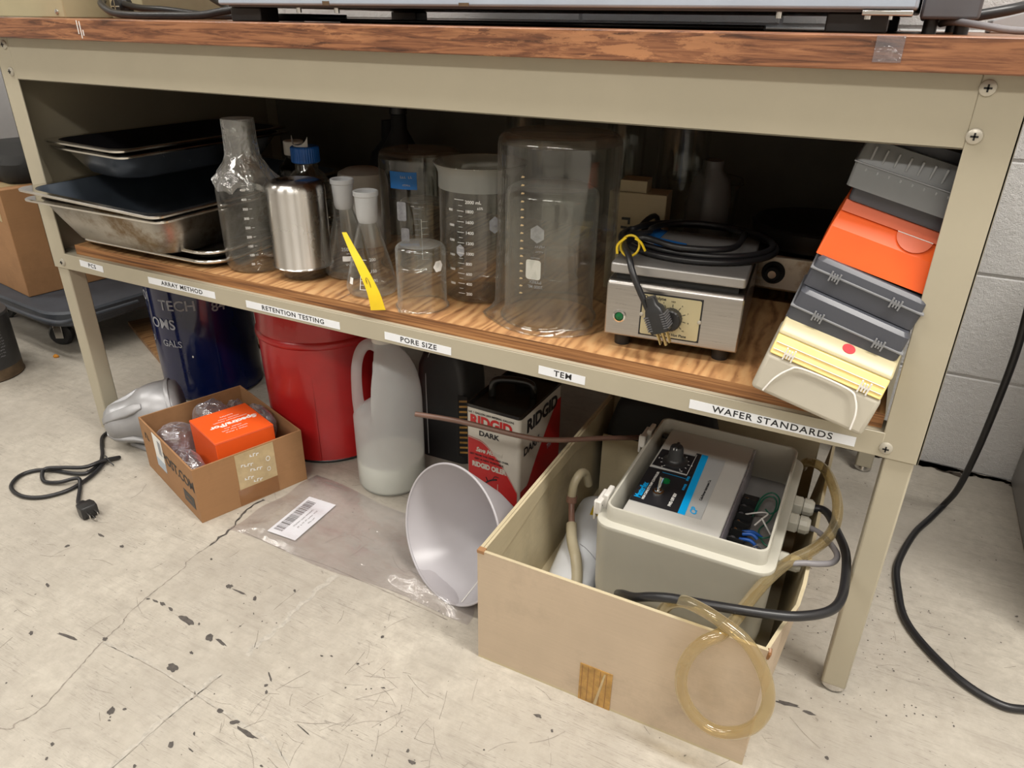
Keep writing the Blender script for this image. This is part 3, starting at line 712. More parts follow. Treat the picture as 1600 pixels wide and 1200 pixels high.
# Erlenmeyer flasks
def flask(loc, label, marks, rz=0):
    o = T('conical_flask', label, 'flask', loc, rz, 'conical flasks with frosted necks')
    pr = [(.0001, .001), (.030, 0), (.037, .003), (.0405, .010), (.040, .016), (.034, .042), (.026, .072), (.018, .101), (.0145, .112), (.0138, .118)]
    MB().lathe(shell(pr, .0015), 48).build('glass_wall', 'glass', o, smooth=60)
    MB().lathe([(.0138, .1135), (.0148, .117), (.0158, .1200), (.0172, .150), (.0174, .1535), (.0192, .1545), (.0192, .1605), (.0180, .1615), (.0150, .1600), (.0145, .150), (.0122, .118)], 40).build('frosted_neck', 'ground_glass', o, smooth=35)
    return o
f1 = flask((.722, .067, ZP), 'front clear conical flask with frosted neck and yellow strip leaning on it', None)
cone = [(.0395, .0175), (.034, .042), (.026, .072)]
def cone_text(items, o, lines, flip=False):
    b = MB()
    def rad(z):
        P = [(.016, .040), (.042, .034), (.072, .026), (.101, .018)]
        for (z0, r0), (z1, r1) in zip(P, P[1:]):
            if z <= z1: return r0+(r1-r0)*(z-z0)/(z1-z0)+.0006
        return .0186
    for s, size, ang, z, al in items:
        me = text_mesh(s, size, bold=size*.015, depth=.0001, align=al); vs = []
        for v in me.vertices:
            zz = z+v.co.y*.95; r = rad(zz); a = R(ang)+v.co.x/r; vs.append((r*math.cos(a), r*math.sin(a), zz))
        b.add(vs, [tuple(p.vertices) for p in me.polygons]); bpy.data.meshes.remove(me)
    for a0, a1, z0, z1 in lines:
        n = max(1, int((a1-a0)/4)); vs = []
        for i in range(n+1):
            a = R(a0+(a1-a0)*i/n)
            for z in (z0, z1): r = rad(z); vs.append((r*math.cos(a), r*math.sin(a), z))
        b.add(vs, [(2*i, 2*i+2, 2*i+3, 2*i+1) for i in range(n)])
    b.build('printed_scale', 'whiteink', o, smooth=0)
VA = -52   # towards the camera side
cone_text([(t, .0066, VA+6, z, 'CENTER') for t, z in (('50', .0175), ('100', .0305), ('150', .0445), ('200', .0615))], f1,
          [(VA-28, VA-12, z, z+.0007) for z in (.0165, .030, .044, .061)]+[(VA-28, VA-19, z, z+.0006) for z in (.0235, .037, .052)]+[(VA-29, VA-27.4, .0165, .062)])
b = MB(); cone_text([], f1, [(VA-62, VA-50, .022, .032)])
f2 = flask((.633, .122, ZP), 'rear clear conical flask marked 250ml, between the steel cup and the front flask', None)
cone_text([('250mL', .0078, VA+2, .052, 'CENTER'), ('VWR', .006, VA+4, .0275, 'CENTER'), ('~iiii', .003, VA+2, .0455, 'CENTER')], f2, [(VA-14, VA+20, .0335, .0415)])
# yellow strip leaning on the front flask
b = MB(); path = [(.7115, .022, .533), (.7285, .016, .512), (.7495, .009, .488), (.7720, .003, .455), (.7800, .002, ZP+.0006)]
P = spline(path, 8); vs = []
for i, p in enumerate(P):
    k = i/(len(P)-1); w = .0035+.0085*k; nn = Vector((1, .25, .12)).normalized()
    vs += [tuple(p-nn*w), tuple(p+nn*w), tuple(p+nn*w+Vector((0, .0005, 0))), tuple(p-nn*w+Vector((0, .0005, 0)))]
fs = [(4*i+k, 4*i+(k+1) % 4, 4*i+4+(k+1) % 4, 4*i+4+k) for i in range(len(P)-1) for k in range(4)]+[(3, 2, 1, 0), tuple(4*(len(P)-1)+k for k in range(4))]
b.add(vs, fs)
ys = b.build('yellow_strip', 'yellow', smooth=30)
tag(ys, 'narrow yellow tape strip leaning against the front conical flask', 'tape strip')
lp = []
for k in range(15):
    a = 2*math.pi*k/14; lp.append((.7640+.0028*math.cos(a)-.003*math.sin(a), .0035-.0002, .4665+.0085*math.sin(a)))
MB().tube([(x, y+.0005, z) for x, y, z in lp], .0004, 5, 1, caps=False).build('pen_loop', 'ink', ys, smooth=0)

# small inverted beaker
o = beaker('small_beaker', 'small clear beaker upside down near the shelf edge, right of the yellow strip', .0375, .096, (.826, .054, ZP), 'glass', inverted=True, spout_ang=R(100), flare=.0025, t=.0015)
b = MB()
vs = [(.0379*math.cos(R(VA+38)+x/.0375), .0379*math.sin(R(VA+38)+x/.0375), .070+y) for x, y in [(.0085*math.cos(q)*(1+.08*math.cos(6*q)), .0085*math.sin(q)*(1+.08*math.cos(6*q))) for q in [2*math.pi*k/24 for k in range(24)]]]
b.add(vs, [tuple(range(24))]); b.build('printed_patch', 'whiteink', o, smooth=0)
text_cyl([('~aaaaa', .0035, VA+42, .056, 'CENTER')], .0375, 'greyink', o)

# 2000 ml beaker, upright, frosted top band
BC = (.876, .150, ZP); r2 = .0635; h2 = .205
o = beaker('large_beaker', 'large upright beaker graduated to 2000 mL with a cloudy band below its rim', r2, h2, BC, 'glass_dusty', spout_ang=R(165), flare=.007, t=.0022)
fn = spout(h2, .011, R(165))
MB().lathe([(r2+.0004, h2*.83), (r2+.0004, h2*.93), (r2+.0028, h2*.965), (r2+.0074, h2+.0004)], 56, fn=fn).build('cloudy_band', 'frost_rim', o, smooth=60)
VB = -78
its = [('2000 mL', .0068, VB-4, .158, 'LEFT'), ('±5%', .005, VB+12, .1495, 'LEFT')]; ln = [(VB-20, VB-6, .1605, .1612)]
for i, v in enumerate((200, 400, 600, 800, 1000, 1200, 1400, 1600, 1800)):
    z = .018+i*.0158; its.append((str(v), .0064, VB-4, z, 'LEFT')); ln.append((VB-16, VB-6, z, z+.0007)); ln.append((VB-14, VB-8, z+.0079, z+.0084))
for i, v in enumerate((18, 16, 14, 12, 10, 8)): its.append((str(v)+'00', .0050, VB-30, .032+i*.0225, 'LEFT'))
text_cyl(its, r2, 'whiteink', o, extra=ln)
b = MB()
for ang, z0, s in ((VB-12, .085, .010), (VB+36, .125, .013)):
    vs = [((r2+.0003)*math.cos(R(ang)+x/r2), (r2+.0003)*math.sin(R(ang)+x/r2), z0+y) for x, y in [(s*.75*math.cos(q), s*math.sin(q)) for q in [R(60*k+30) for k in range(6)]]]
    MB().add(vs, [tuple(range(6))]).build('printed_patch', 'greyink', o, smooth=0)
# little beakers behind it
beaker('tiny_beaker', 'tiny clear beaker standing upside down behind the 2000 mL beaker', .020, .042, (.893, .262, ZP), 'glass', inverted=True, flare=.0015, t=.0012, seg=32)
beaker('tiny_beaker', 'small clear beaker between the 2000 mL beaker and the huge upturned one, at the back', .027, .050, (.955, .285, ZP), 'glass', inverted=True, flare=.0015, t=.0012, seg=32)
beaker('tiny_beaker', 'tiny clear beaker lying tipped on its side behind the 2000 mL beaker', .018, .042, (.850, .300, ZP+.0185), 'glass', flare=.0012, t=.0012, seg=32, rot=(R(90), 0, R(62)))

# back inverted beaker with blue tape, a smaller one inside
o = beaker('upturned_beaker', 'dusty upturned beaker with blue tape, standing behind the conical flasks', .069, .195, (.700, .248, ZP), 'glass_dusty', inverted=True, spout_ang=R(200), flare=.006, t=.0022)
MB().lathe([(.0001, .1968), (.053, .1968), (.063, .1952), (.0675, .1922)], 48).build('dusty_base', 'glass_top', o, smooth=60)
b = MB(); vs = []
for i in range(9):
    a = R(-100+40*i/8)
    for z in (.142, .170): vs.append((.0698*math.cos(a), .0698*math.sin(a), z))
b.add(vs, [(2*i, 2*i+2, 2*i+3, 2*i+1) for i in range(8)]); tp = b.build('blue_tape', 'bluetape', o, smooth=30)
text_cyl([('~oeo ei', .0075, -74, .162, 'CENTER'), ('~eoaoe', .006, -74, .149, 'CENTER')], .0702, 'greyink', o, name='handwriting')
b = MB()
for ang, z0, w, h in ((-84, .105, .0085, .016), (-80, .065, .0075, .012)):
    vs = [((.0695)*math.cos(R(ang)+x/.069), (.0695)*math.sin(R(ang)+x/.069), z0+y) for x, y in rrect(-w, w, -h, h, .003, 3)]
    MB().add(vs, [tuple(range(len(vs)))]).build('printed_patch', 'greyink', o, smooth=0)
text_cyl([], .0692, 'greyink', o, name='graduations', extra=[(-66, -60+(4 if k % 2 else 0), .03+k*.009, .0306+k*.009) for k in range(11)])
o = beaker('upturned_beaker', 'smaller upturned graduated beaker seen through the blue-taped one', .040, .115, (.712, .235, ZP), 'glass', inverted=True, flare=.003, t=.0016)
text_cyl([], .0402, 'whiteink', o, name='graduations', extra=[(-60, -44, .02+k*.011, .0206+k*.011) for k in range(7)]+[(-61, -59.5, .02, .09)])

# the huge inverted beaker with another beaker inside
HB = (1.018, .118, ZP)
o = beaker('giant_beaker', 'biggest upturned glass beaker, dusty, in the middle of the shelf', .085, .260, HB, 'glass_dusty', inverted=True, spout_ang=R(150), flare=.009, t=.003, seg=80)
MB().lathe([(.0001, .2622), (.066, .2622), (.076, .2600), (.0825, .2550), (.0848, .2500)], 64).build('dusty_base', 'glass_top', o, smooth=60)
b = MB()
for k in range(16):
    z = .055+k*.0105; a0 = R(-100)
    vs = [((.0852)*math.cos(a0+x/.085), (.0852)*math.sin(a0+x/.085), z+y) for x, y in ((-.003, 0), (.002, .0008), (.003, .0024), (-.0015, .0028))]
    b.add(vs, [(0, 1, 2, 3)])
b.build('worn_scale', 'packtape', o, smooth=0)
o = beaker('inner_beaker', 'upturned beaker with a white square patch, nested inside the giant beaker', .0655, .190, (1.012, .112, ZP), 'glass', inverted=True, spout_ang=R(20), flare=.005, t=.0022)
def patch(o, rad, ang, z0, poly, mat='whiteink'):
    vs = [((rad+.0004)*math.cos(R(ang)+x/rad), (rad+.0004)*math.sin(R(ang)+x/rad), z0+y) for x, y in poly]
    return MB().add(vs, [tuple(range(len(vs)))]).build('printed_patch', mat, o, smooth=0)
patch(o, .0655, -87, .088, rrect(-.011, .011, -.014, .014, .004, 3))
patch(o, .0655, -83, .138, [(.011*math.cos(q), .0125*math.sin(q)) for q in [R(60*k+30) for k in range(6)]], 'greyink')
text_cyl([('2000 ML', .0062, -84, .064, 'CENTER'), ('PYREX', .0062, -84, .071, 'CENTER')], .0655, 'greyink', o, flip=True)
text_cyl([('~aaaaa', .0062, -80, .121, 'CENTER'), ('~aaaaa', .0050, -80, .114, 'CENTER'), ('~aaaaaaa', .0042, -85, .105, 'CENTER')], .0655, 'greyink', o, flip=True)

# dim glassware at the back
G2 = 'dim glass cylinders at the back of the shelf'
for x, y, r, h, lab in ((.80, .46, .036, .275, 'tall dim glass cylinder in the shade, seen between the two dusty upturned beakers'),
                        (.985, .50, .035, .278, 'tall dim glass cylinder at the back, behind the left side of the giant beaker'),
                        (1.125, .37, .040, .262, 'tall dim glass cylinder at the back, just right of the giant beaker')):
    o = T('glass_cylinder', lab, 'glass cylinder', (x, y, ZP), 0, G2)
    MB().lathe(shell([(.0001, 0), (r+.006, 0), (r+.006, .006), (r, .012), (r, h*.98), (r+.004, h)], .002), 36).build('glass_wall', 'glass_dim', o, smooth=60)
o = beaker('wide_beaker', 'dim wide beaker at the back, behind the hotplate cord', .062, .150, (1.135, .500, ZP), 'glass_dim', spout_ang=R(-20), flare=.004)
o = T('glassware_carton', 'dim cream glassware carton with dark lettering, behind the left end of the hotplate', 'carton', (1.085, .275, ZP), R(6))
MB().box(-.045, .045, 0, .05, 0, .158).build('carton_body', 'biginner', o, bevel=.001)
MB().box(-.030, .012, .005, .045, .158, .176).build('carton_flap', 'biginner', o, bevel=.001)
text('~aaaaa', .030, 'ink', o, (-.015, -.0006, .085), rot=(R(90), R(90), 0))
text('~aa', .030, 'ink', o, (.022, -.0006, .07), rot=(R(90), R(90), 0))
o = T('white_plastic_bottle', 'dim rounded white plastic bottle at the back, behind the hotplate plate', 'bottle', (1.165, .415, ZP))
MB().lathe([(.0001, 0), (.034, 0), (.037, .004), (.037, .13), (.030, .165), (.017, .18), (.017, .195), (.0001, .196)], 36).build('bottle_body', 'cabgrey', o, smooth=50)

# ------------------------------------------------------------------ second hotplate / heating mantle behind
o = T('heating_mantle', 'black round heating mantle on a dull metal base, in the dark behind the hotplate', 'heating mantle', (1.345, .385, ZP), R(0))
b = MB().box(-.105, .090, -.085, .10, .030, .085); b.build('metal_base', 'steel_worn', o, bevel=.004)
for x, y in ((-.085, -.065), (.07, -.065), (-.085, .08), (.07, .08)): MB().cyl(.011, 0, .031, 20).build('foot', 'black', o, off=(-x, -y, 0))
MB().lathe([(.0001, .086), (.075, .086), (.088, .092), (.098, .108), (.100, .120), (.096, .123), (.090, .116), (.060, .100), (.0001, .096)], 56).build('round_top', 'black', o, smooth=50)
for x in (-.045, .02):
    m = Matrix.Translation((x, -.0852, .058)) @ Matrix.Rotation(R(90), 4, 'X')
    MB().lathe([(.017, 0), (.017, .003), (.012, .004), (.010, .010), (.0001, .010)], 28, m).build('control_knob', 'blackmatte', o)
    MB().cyl(.006, .0102, .014, 16, m).build('knob_centre', 'chrome', o)
# ------------------------------------------------------------------ hotplate
HP = T('hotplate', 'small brushed-steel laboratory hotplate with cream dial label and grey ceramic plate', 'hotplate', (1.1255, .041, ZP), R(5.27))
hw, hd, hz0, hz1 = .1751, .205, .018, .094
def hpprof(z0, z1, r=.008):  # side profile yz with rounded top edge
    return [(0, z0), (hd, z0), (hd, z1), (r, z1)]+[(r-r*math.sin(R(k*22.5)), z1-r+r*math.cos(R(k*22.5))) for k in range(1, 4)]+[(0, z1-r)]
b = MB(); pr = hpprof(hz0, hz1)
n = len(pr); vs = [(0, y, z) for y, z in pr]+[(hw, y, z) for y, z in pr]
b.add(vs, [tuple(range(n)), tuple(reversed(range(n, 2*n)))]+[(i, n+i, n+(i+1) % n, (i+1) % n) for i in range(n)])
b.build('housing', 'hp_body', HP, smooth=40, bevel=.0025)
for x, y in ((.022, .022), (hw-.022, .022), (.022, hd-.022), (hw-.022, hd-.022)):
    MB().cyl(.0105, 0, hz0+.0005, 24, r2=.0118).build('foot', 'black', HP, off=(-x, -y, 0))
MB().box(.010, hw-.010, .010, hd-.012, hz1, hz1+.012).build('heat_gap', 'blackmatte', HP)
pz0, pz1 = hz1+.0085, hz1+.022
b = MB(); loft(b, [[(x, y, z) for x, y in rrect(.002, hw-.002, .004, hd-.006, .004, 3)] for z in (pz0, pz1)])
b.build('heating_plate', 'plate', HP, bevel=.002)
# label panel
lx0, lx1, lz0, lz1 = .047, .126, .0245, .0835
o = MB().box(lx0, lx1, -.0006, .0002, lz0, lz1).build('dial_plate', 'ink', HP, smooth=0)
MB().prism(rrect(lx0+.002, lx1-.002, lz0+.002, lz1-.002, .002, 2), 0, .0003, Matrix.Translation((0, -.0007, 0)) @ Matrix.Rotation(R(90), 4, 'X')).build('cream_face', 'creamtop', o, smooth=0)
text('Thermolyne', .0058, 'ink', o, (lx0+.0035, -.0011, lz1-.0058), align='LEFT', depth=.0001, bold=.0001)
text('~aaa aaaaa', .0026, 'ink', o, (lx0+.0035, -.0011, lz1-.010), align='LEFT', depth=.0001)
text('Type 1900 Hot Plate', .0050, 'ink', o, ((lx0+lx1)/2+.002, -.0011, lz0+.006), depth=.0001, bold=.0001)
kc = ((lx0+lx1)/2+.001, .053)
for k, s in enumerate(('LO', '2', '3', '4', 'MED', '6', '7', '8', 'HI')):
    a = R(215-32*k)
    m = Matrix.Translation((kc[0], -.0011, kc[1])) @ Matrix.Rotation(-a, 4, 'Y')
    MB().box(.0155, .0195, -.0001, .0001, -.0004, .0004, m).build('dial_tick', 'ink', o, smooth=0)
    text(s, .0028, 'ink', o, (kc[0]+.0228*math.cos(a), -.0012, kc[1]+.0228*math.sin(a)), depth=.0001)
for x in (lx0+.002, lx1-.002):
    m = Matrix.Translation((x, -.0008, .053)) @ Matrix.Rotation(R(90), 4, 'X')
    MB().lathe([(.0028, 0), (.002, .0014), (.0001, .0017)], 16, m).build('label_screw', 'screw', o)
m = Matrix.Translation((kc[0], -.0010, kc[1])) @ Matrix.Rotation(R(90), 4, 'X')
b = MB(); b.lathe([(.0001, 0), (.0145, 0), (.014, .010), (.0125, .012), (.0001, .012)], 48, m, fn=lambda p, a: (p[0]*(1+.03*(int(round(a/(2*math.pi)*48)) % 2)), p[1]*(1+.03*(int(round(a/(2*math.pi)*48)) % 2)), p[2]))
kn = b.build('dial_knob', 'black', HP, smooth=15)
m = Matrix.Translation((.020, -.0004, .046)) @ Matrix.Rotation(R(90), 4, 'X')
pl = MB().lathe([(.0080, 0), (.0085, .0015), (.0062, .0025), (.0058, .001)], 28, m).build('lamp_ring', 'chrome', HP)
MB().lathe([(.0058, 0), (.0052, .002), (.0001, .0034)], 24, m).build('green_lamp', 'greenlens', pl)
# its cord, coiled on the plate
zt = ZP+pz1
coil = []
def ell(cx, cy, a, b_, z, t0, t1, n, rot=0, dz=0):
    out = []
    for k in range(n+1):
        t = R(t0+(t1-t0)*k/n); x = a*math.cos(t); y = b_*math.sin(t)
        out.append((cx+x*math.cos(R(rot))-y*math.sin(R(rot)), cy+x*math.sin(R(rot))+y*math.cos(R(rot)), z+dz*k/n))
    return out
rc = .0042
pts = [(1.132, .268, ZP+.055), (1.122, .262, zt+.012)]
pts += ell(1.205, .180, .106, .096, zt+rc+.0005, 150, -195, 18, 4, .001)
pts += ell(1.208, .180, .098, .087, zt+rc*2.4, 175, -160, 18, 2, .001)
pts += ell(1.200, .190, .066, .066, zt+rc*2.6, 195, 20, 10, 0, .003)
pts += [(1.262, .120, zt+rc*4.4), (1.205, .087, zt+rc*4.8), (1.152, .100, zt+rc*5.4), (1.136, .074, zt+rc*4.8), (1.152, .042, zt+.011)]
pts += [(1.162, .028, zt-.002), (1.174, .0235, zt-.022), (1.189, .0225, zt-.047), (1.1955, .0225, zt-.060)]
cord = MB().tube(pts, rc, 12, 6).build('power_cord', 'rubber', HP, off=(0, 0, 0), smooth=60)
cord.matrix_parent_inverse = HP.matrix_basis.inverted()
# plug hanging in front of the dial
pm = Matrix.Translation((1.2035, .0215, .4845)) @ Matrix.Rotation(R(-24), 4, 'Y')
b = MB(); loft(b, [[(x, y, z) for x, y in rrect(-w, w, -d, d, .003, 3)] for w, d, z in ((.006, .006, .032), (.0065, .0065, .022), (.0105, .0085, .017), (.0125, .0095, .010), (.0125, .0095, -.012), (.0115, .009, -.0145))], mat=pm)
pg = b.build('plug', 'black', HP, smooth=40); pg.matrix_parent_inverse = HP.matrix_basis.inverted()
b = MB()
for sx in (-1, 1):
    for k in range(7): b.box(sx*.0128-.0009, sx*.0128+.0009, -.0098, .0098, -.010+k*.003, -.0085+k*.003, pm)
    for k in range(7): b.box(sx*.0095-.002, sx*.0095+.002, -.0099, -.0090, -.010+k*.003, -.0085+k*.003, pm)
g = b.build('plug_ribs', 'equipdark', HP, smooth=0); g.matrix_parent_inverse = HP.matrix_basis.inverted()
b = MB().box(-.0070, -.0055, -.0035, .0035, -.031, -.0145, pm).box(.0055, .0070, -.0035, .0035, -.031, -.0145, pm)
b.cyl(.0022, -.034, -.0145, 12, pm)
g = b.build('plug_prongs', 'brass', HP, smooth=40); g.matrix_parent_inverse = HP.matrix_basis.inverted()
# yellow twist tie and blue tape
tb = MB(); cx, cy, cz = 1.143, .070, zt+.018
lp = [(cx+.0125*math.cos(R(k*24)), cy+.005*math.sin(R(k*24)), cz+.0125*math.sin(R(k*24))) for k in range(16)]
tb.tube(lp, .0016, 6, 2, caps=False); tb.tube([(cx+.008, cy-.006, cz+.012), (cx+.016, cy-.006, cz+.008), (cx+.022, cy-.004, cz-.003)], .0016, 6, 4); tb.tube([(cx-.004, cy-.006, cz+.012), (cx-.014, cy-.008, cz+.001), (cx-.013, cy-.01, cz-.010)], .0018, 6, 4)
tag(tb.build('cable_tie', 'yellow', smooth=40), 'yellow tie wound round the hotplate cord', 'cable tie')
b = MB().prism([(1.152, .132), (1.196, .124), (1.192, .178), (1.150, .190)], zt+.0002, zt+.0010)
tag(b.build('blue_tape_piece', 'bluetape'), 'blue masking tape stuck on the grey plate inside the coiled cord', 'tape')
b = MB().prism([(1.126, .170), (1.150, .162), (1.148, .235), (1.128, .240)], zt+.0002, zt+.0010)
tag(b.build('blue_tape_piece', 'bluetape'), 'blue masking tape on the back left corner of the hotplate plate', 'tape')

# ================================================================== LEANING STACK OF PLASTIC BOXES AT THE RIGHT END
SG = 'plastic sample boxes in the leaning stack'
ROLL = 16.0
def sbox(name, label, x, y, z, roll, w, d, pitch=0, yaw=0):
    """origin at the lower left front corner of the box; roll drops its right side"""
    return T(name, label, 'plastic box', (x, y, z), 0, SG, rot=(R(pitch), R(roll), R(yaw)))
def rb(b, x0, x1, y0, y1, z0, z1, r=.006, ins=0, mi=0):
    return loft(b, [[(x, y, z0) for x, y in rrect(x0+ins, x1-ins, y0+ins, y1-ins, r, 3)], [(x, y, z0+(z1-z0)*.12) for x, y in rrect(x0, x1, y0, y1, r, 3)],
                    [(x, y, z1) for x, y in rrect(x0, x1, y0, y1, r, 3)]], mi)
# 1 cream wafer box, lowest
w, d = .126, .120
o = sbox('wafer_box', 'cream yellowed plastic box with a red dot and arched front, lowest in the leaning stack', 1.336, -.055, .4580, 14.5, w, d)
b = MB()
pr = [(-.004, 0), (d, 0), (d, .044), (.004, .044)]
n = 4; vs = [(.0, y, z) for y, z in pr]+[(w, y, z) for y, z in pr]
b.add(vs, [tuple(range(n)), tuple(reversed(range(n, 2*n)))]+[(i, n+i, n+(i+1) % n, (i+1) % n) for i in range(n)])
lw_ = b.build('lower_shell', 'cream', o, bevel=.005, seg=3)
arch = [(.014, -.0046, .004), (.019, -.003, .022), (.028, -.0005, .036), (.040, .0020, .043), (.090, .0020, .043), (.102, -.0005, .036), (.109, -.003, .022), (.112, -.0046, .004)]
MB().tube([(x, y-.0012+.0, z) for x, y, z in arch], .0011, 6, 5).build('arched_moulding', 'whiteedge', lw_, smooth=60)
b = MB(); pr = [(.0035, .0442), (d-.003, .0442), (d-.003, .064), (.0150, .064)]
vs = [(.002, y, z) for y, z in pr]+[(w-.002, y, z) for y, z in pr]
b.add(vs, [tuple(range(4)), tuple(reversed(range(4, 8)))]+[(i, 4+i, 4+(i+1) % 4, (i+1) % 4) for i in range(4)])
b.build('yellow_band', 'yellowband', o, bevel=.0015)
b = MB()
pr = [(.0150, .0642), (d-.002, .0642), (d-.002, .0860), (.052, .0860), (.018, .0685)]
n = 5; vs = [(.001, y, z) for y, z in pr]+[(w-.001, y, z) for y, z in pr]
b.add(vs, [tuple(range(n)), tuple(reversed(range(n, 2*n)))]+[(i, n+i, n+(i+1) % n, (i+1) % n) for i in range(n)])
up = b.build('upper_shell', 'creamtop', o, bevel=.004, seg=3)
mm = Matrix.Translation((.074, .0285, .0738)) @ Matrix.Rotation(R(26), 4, 'X')
MB().cyl(.0068, 0, .0004, 28, mm).build('red_dot', 'reddot', up, smooth=0)
def latch(o, x, y, z, s=.006, mat='whiteedge'):
    b = MB()
    for dx, h in ((-.0045, 1), (-.0015, .7), (.0015, .7), (.0045, 1)): b.box(x+dx-.0008, x+dx+.0008, y-.0022, y+.001, z-s*h, z+s*h)
    b.box(x-.0055, x+.0055, y-.0018, y+.001, z-.0009, z+.0009)
    b.build('hinge_clip', mat, o, smooth=0)
for x in (.022, .104): latch(o, x, .0050, .050, .007)
for k in range(2): MB().box(.004, w-.004, .0046+k*.0040, .0062+k*.0040, .0500+k*.0070, .0504+k*.0070).build('wafer_edge', 'whiteedge', o, smooth=0)
# 2,3 smoke grey clamshells
def clam(label, x, y, z, roll, w, d, h0, h1, clips, slide=.004, pitch=0):
    o = sbox('clamshell_box', label, x, y, z, roll, w, d, pitch)
    b = MB(); rb(b, 0, w, 0, d, 0, h0, .006, .003); b.build('lower_shell', 'smoke', o, smooth=30)
    MB().box(-.0012, w+.0012, -.0014, d, h0-.0008, h0+.0014).build('closing_rim', 'smokeedge', o, bevel=.0006)
    b = MB(); loft(b, [[(xx, yy, h0+.0014) for xx, yy in rrect(.0005, w-.0005, .0005, d, .006, 3)], [(xx, yy, h1-.004) for xx, yy in rrect(.001, w-.001, slide*.6, d, .006, 3)], [(xx, yy, h1) for xx, yy in rrect(.004, w-.004, slide+.003, d-.003, .006, 3)]])
    b.build('upper_shell', 'smoke', o, smooth=30)
    for c in clips: latch(o, c, -.0014, h0, .0055, 'smokeedge')
    return o
clam('smoke-grey clamshell box directly on the cream box', 1.3545, -.020, .5290, 16.5, .122, .118, .019, .0400, (.030, .097))
clam('smoke-grey clamshell box directly under the orange one', 1.3650, -.006, .5660, 16.5, .120, .118, .023, .0365, (.026, .092))
# 4 orange box with pale flap
o = sbox('orange_box', 'bright orange plastic box with a pale half-moon tab, in the middle of the stack', 1.3720, .006, .6010, 14.5, .120, .118)
w, d, h = .120, .115, .056
b = MB(); loft(b, [[(x, y, 0) for x, y in rrect(0, w, 0, d, .002, 2)], [(x, y, h*.55) for x, y in rrect(.001, w, .008, d, .002, 2)], [(x, y, h) for x, y in rrect(.004, w, .030, d, .002, 2)]], mat=None)
ob = b.build('box_body', 'orange2', o, smooth=0)
mm = Matrix.Translation((.0035, .0195, .047)) @ Matrix.Rotation(R(50.5), 4, 'X')
MB().box(0, w-.008, -.0001, .0135, .0, .0004, mm).build('flap', 'orange3', ob, smooth=0)
tab = [(.018*math.cos(R(q)), .018*math.sin(R(q))*.95) for q in range(180, 361, 15)]
MB().prism(tab, .0006, .0010, Matrix.Translation((.082, .0190, .0462)) @ Matrix.Rotation(R(52), 4, 'X')).build('half_moon_tab', 'orange3', ob, smooth=0)
MB().box(-.018, .018, -.0004, .0004, .0010, .0016, Matrix.Translation((.082, .0190, .0462)) @ Matrix.Rotation(R(52), 4, 'X')).build('tab_crease', 'whiteedge', ob, smooth=0)
# 5 dark box
o = sbox('dark_box', 'dark smoke box lying on the orange one', 1.3910, .030, .6565, 14.5, .110, .10)
b = MB(); rb(b, 0, .110, 0, .10, 0, .0205, .004, .001); b.build('box_body', 'smoke', o, smooth=30)
b = MB()
for x0, x1, y0 in ((0, .110, 0),): b.tube([(x0, y0+.10, .0205), (x0, y0, .0205), (x1, y0, .0205), (x1, y0+.10, .0205)], .0009, 6, 0)
b.build('pale_edge', 'smokeedge', o, smooth=0)
# 6 clear ribbed box (lower and upper halves)
def ribbed(label, x, y, z, roll, w, d, h):
    o = sbox('ribbed_box', label, x, y, z, roll, w, d)
    b = MB(); loft(b, [[(xx, yy, 0) for xx, yy in rrect(.002, w, .0, d, .005, 3)], [(xx, yy, h*.5) for xx, yy in rrect(0, w, .004, d, .005, 3)]]); b.build('lower_shell', 'clearbox', o, smooth=30)
    MB().box(-.001, w, .0028, d, h*.5, h*.5+.0012).build('closing_rim', 'smokeedge', o)
    b = MB(); loft(b, [[(xx, yy, h*.5+.0012) for xx, yy in rrect(0, w, .006, d, .005, 3)], [(xx, yy, h) for xx, yy in rrect(.002, w, .014, d, .005, 3)]]); b.build('upper_shell', 'clearbox', o, smooth=30)
    for k in range(9):
        xx = .012+k*.0118
        MB().box(xx, xx+.0022, .0030, .006, h*.12, h*.44).build('rib', 'clearrib', o, bevel=.0006)
        MB().box(xx, xx+.0022, .0070, .012, h*.60, h*.90).build('rib', 'clearrib', o, bevel=.0006)
    return o
ribbed('clear grey ribbed box near the top of the leaning stack', 1.3850, .018, .6735, 14.0, .112, .10, .048)
o = sbox('flat_grey_box', 'dim grey flat box on top of the whole leaning stack', 1.4080, .045, .7130, 12.0, .095, .09)
b = MB(); rb(b, 0, .095, 0, .09, 0, .012, .004, .001); b.build('box_body', 'smoke', o, smooth=30)

# ================================================================== ON THE TABLETOP
EQ = T('bench_instrument', 'large pale blue-grey instrument standing on black feet on the wood-grain top', 'instrument', (.47, .07, ZT1))
MB().box(0, .945, 0, .50, .022, .40).build('housing', 'equip', EQ, bevel=.003)
MB().box(.01, .935, .012, .49, .0195, .022).build('underside_plate', 'equipdark', EQ)
for x in (.003, .86): 
    for y in (.02, .44): MB().box(x, x+.060, y, y+.04, 0, .0195).build('foot', 'black', EQ, bevel=.002)
for x, y in ((.13, .03), (.20, .03), (.81, .03), (.90, .02), (.92, .03)):
    MB().cyl(.004, .013, .0195, 14).build('hanging_screw', 'chrome', EQ, off=(-x, -y, 0))
MB().box(.20, .212, -.0006, .0002, .0225, .0275).box(.42, .435, -.0006, .0002, .0225, .0262).build('rust_patch', 'rust', EQ, smooth=0)
MB().box(.895, .942, .000, .03, .0165, .0215).build('levelling_bracket', 'steel', EQ, bevel=.001)
o = T('grey_side_unit', 'dark grey sheet-metal unit beside the right end of the instrument', 'instrument', (1.418, .12, ZT1))
MB().box(0, .055, 0, .42, .014, .36).build('housing', 'equipdark', o, bevel=.003)
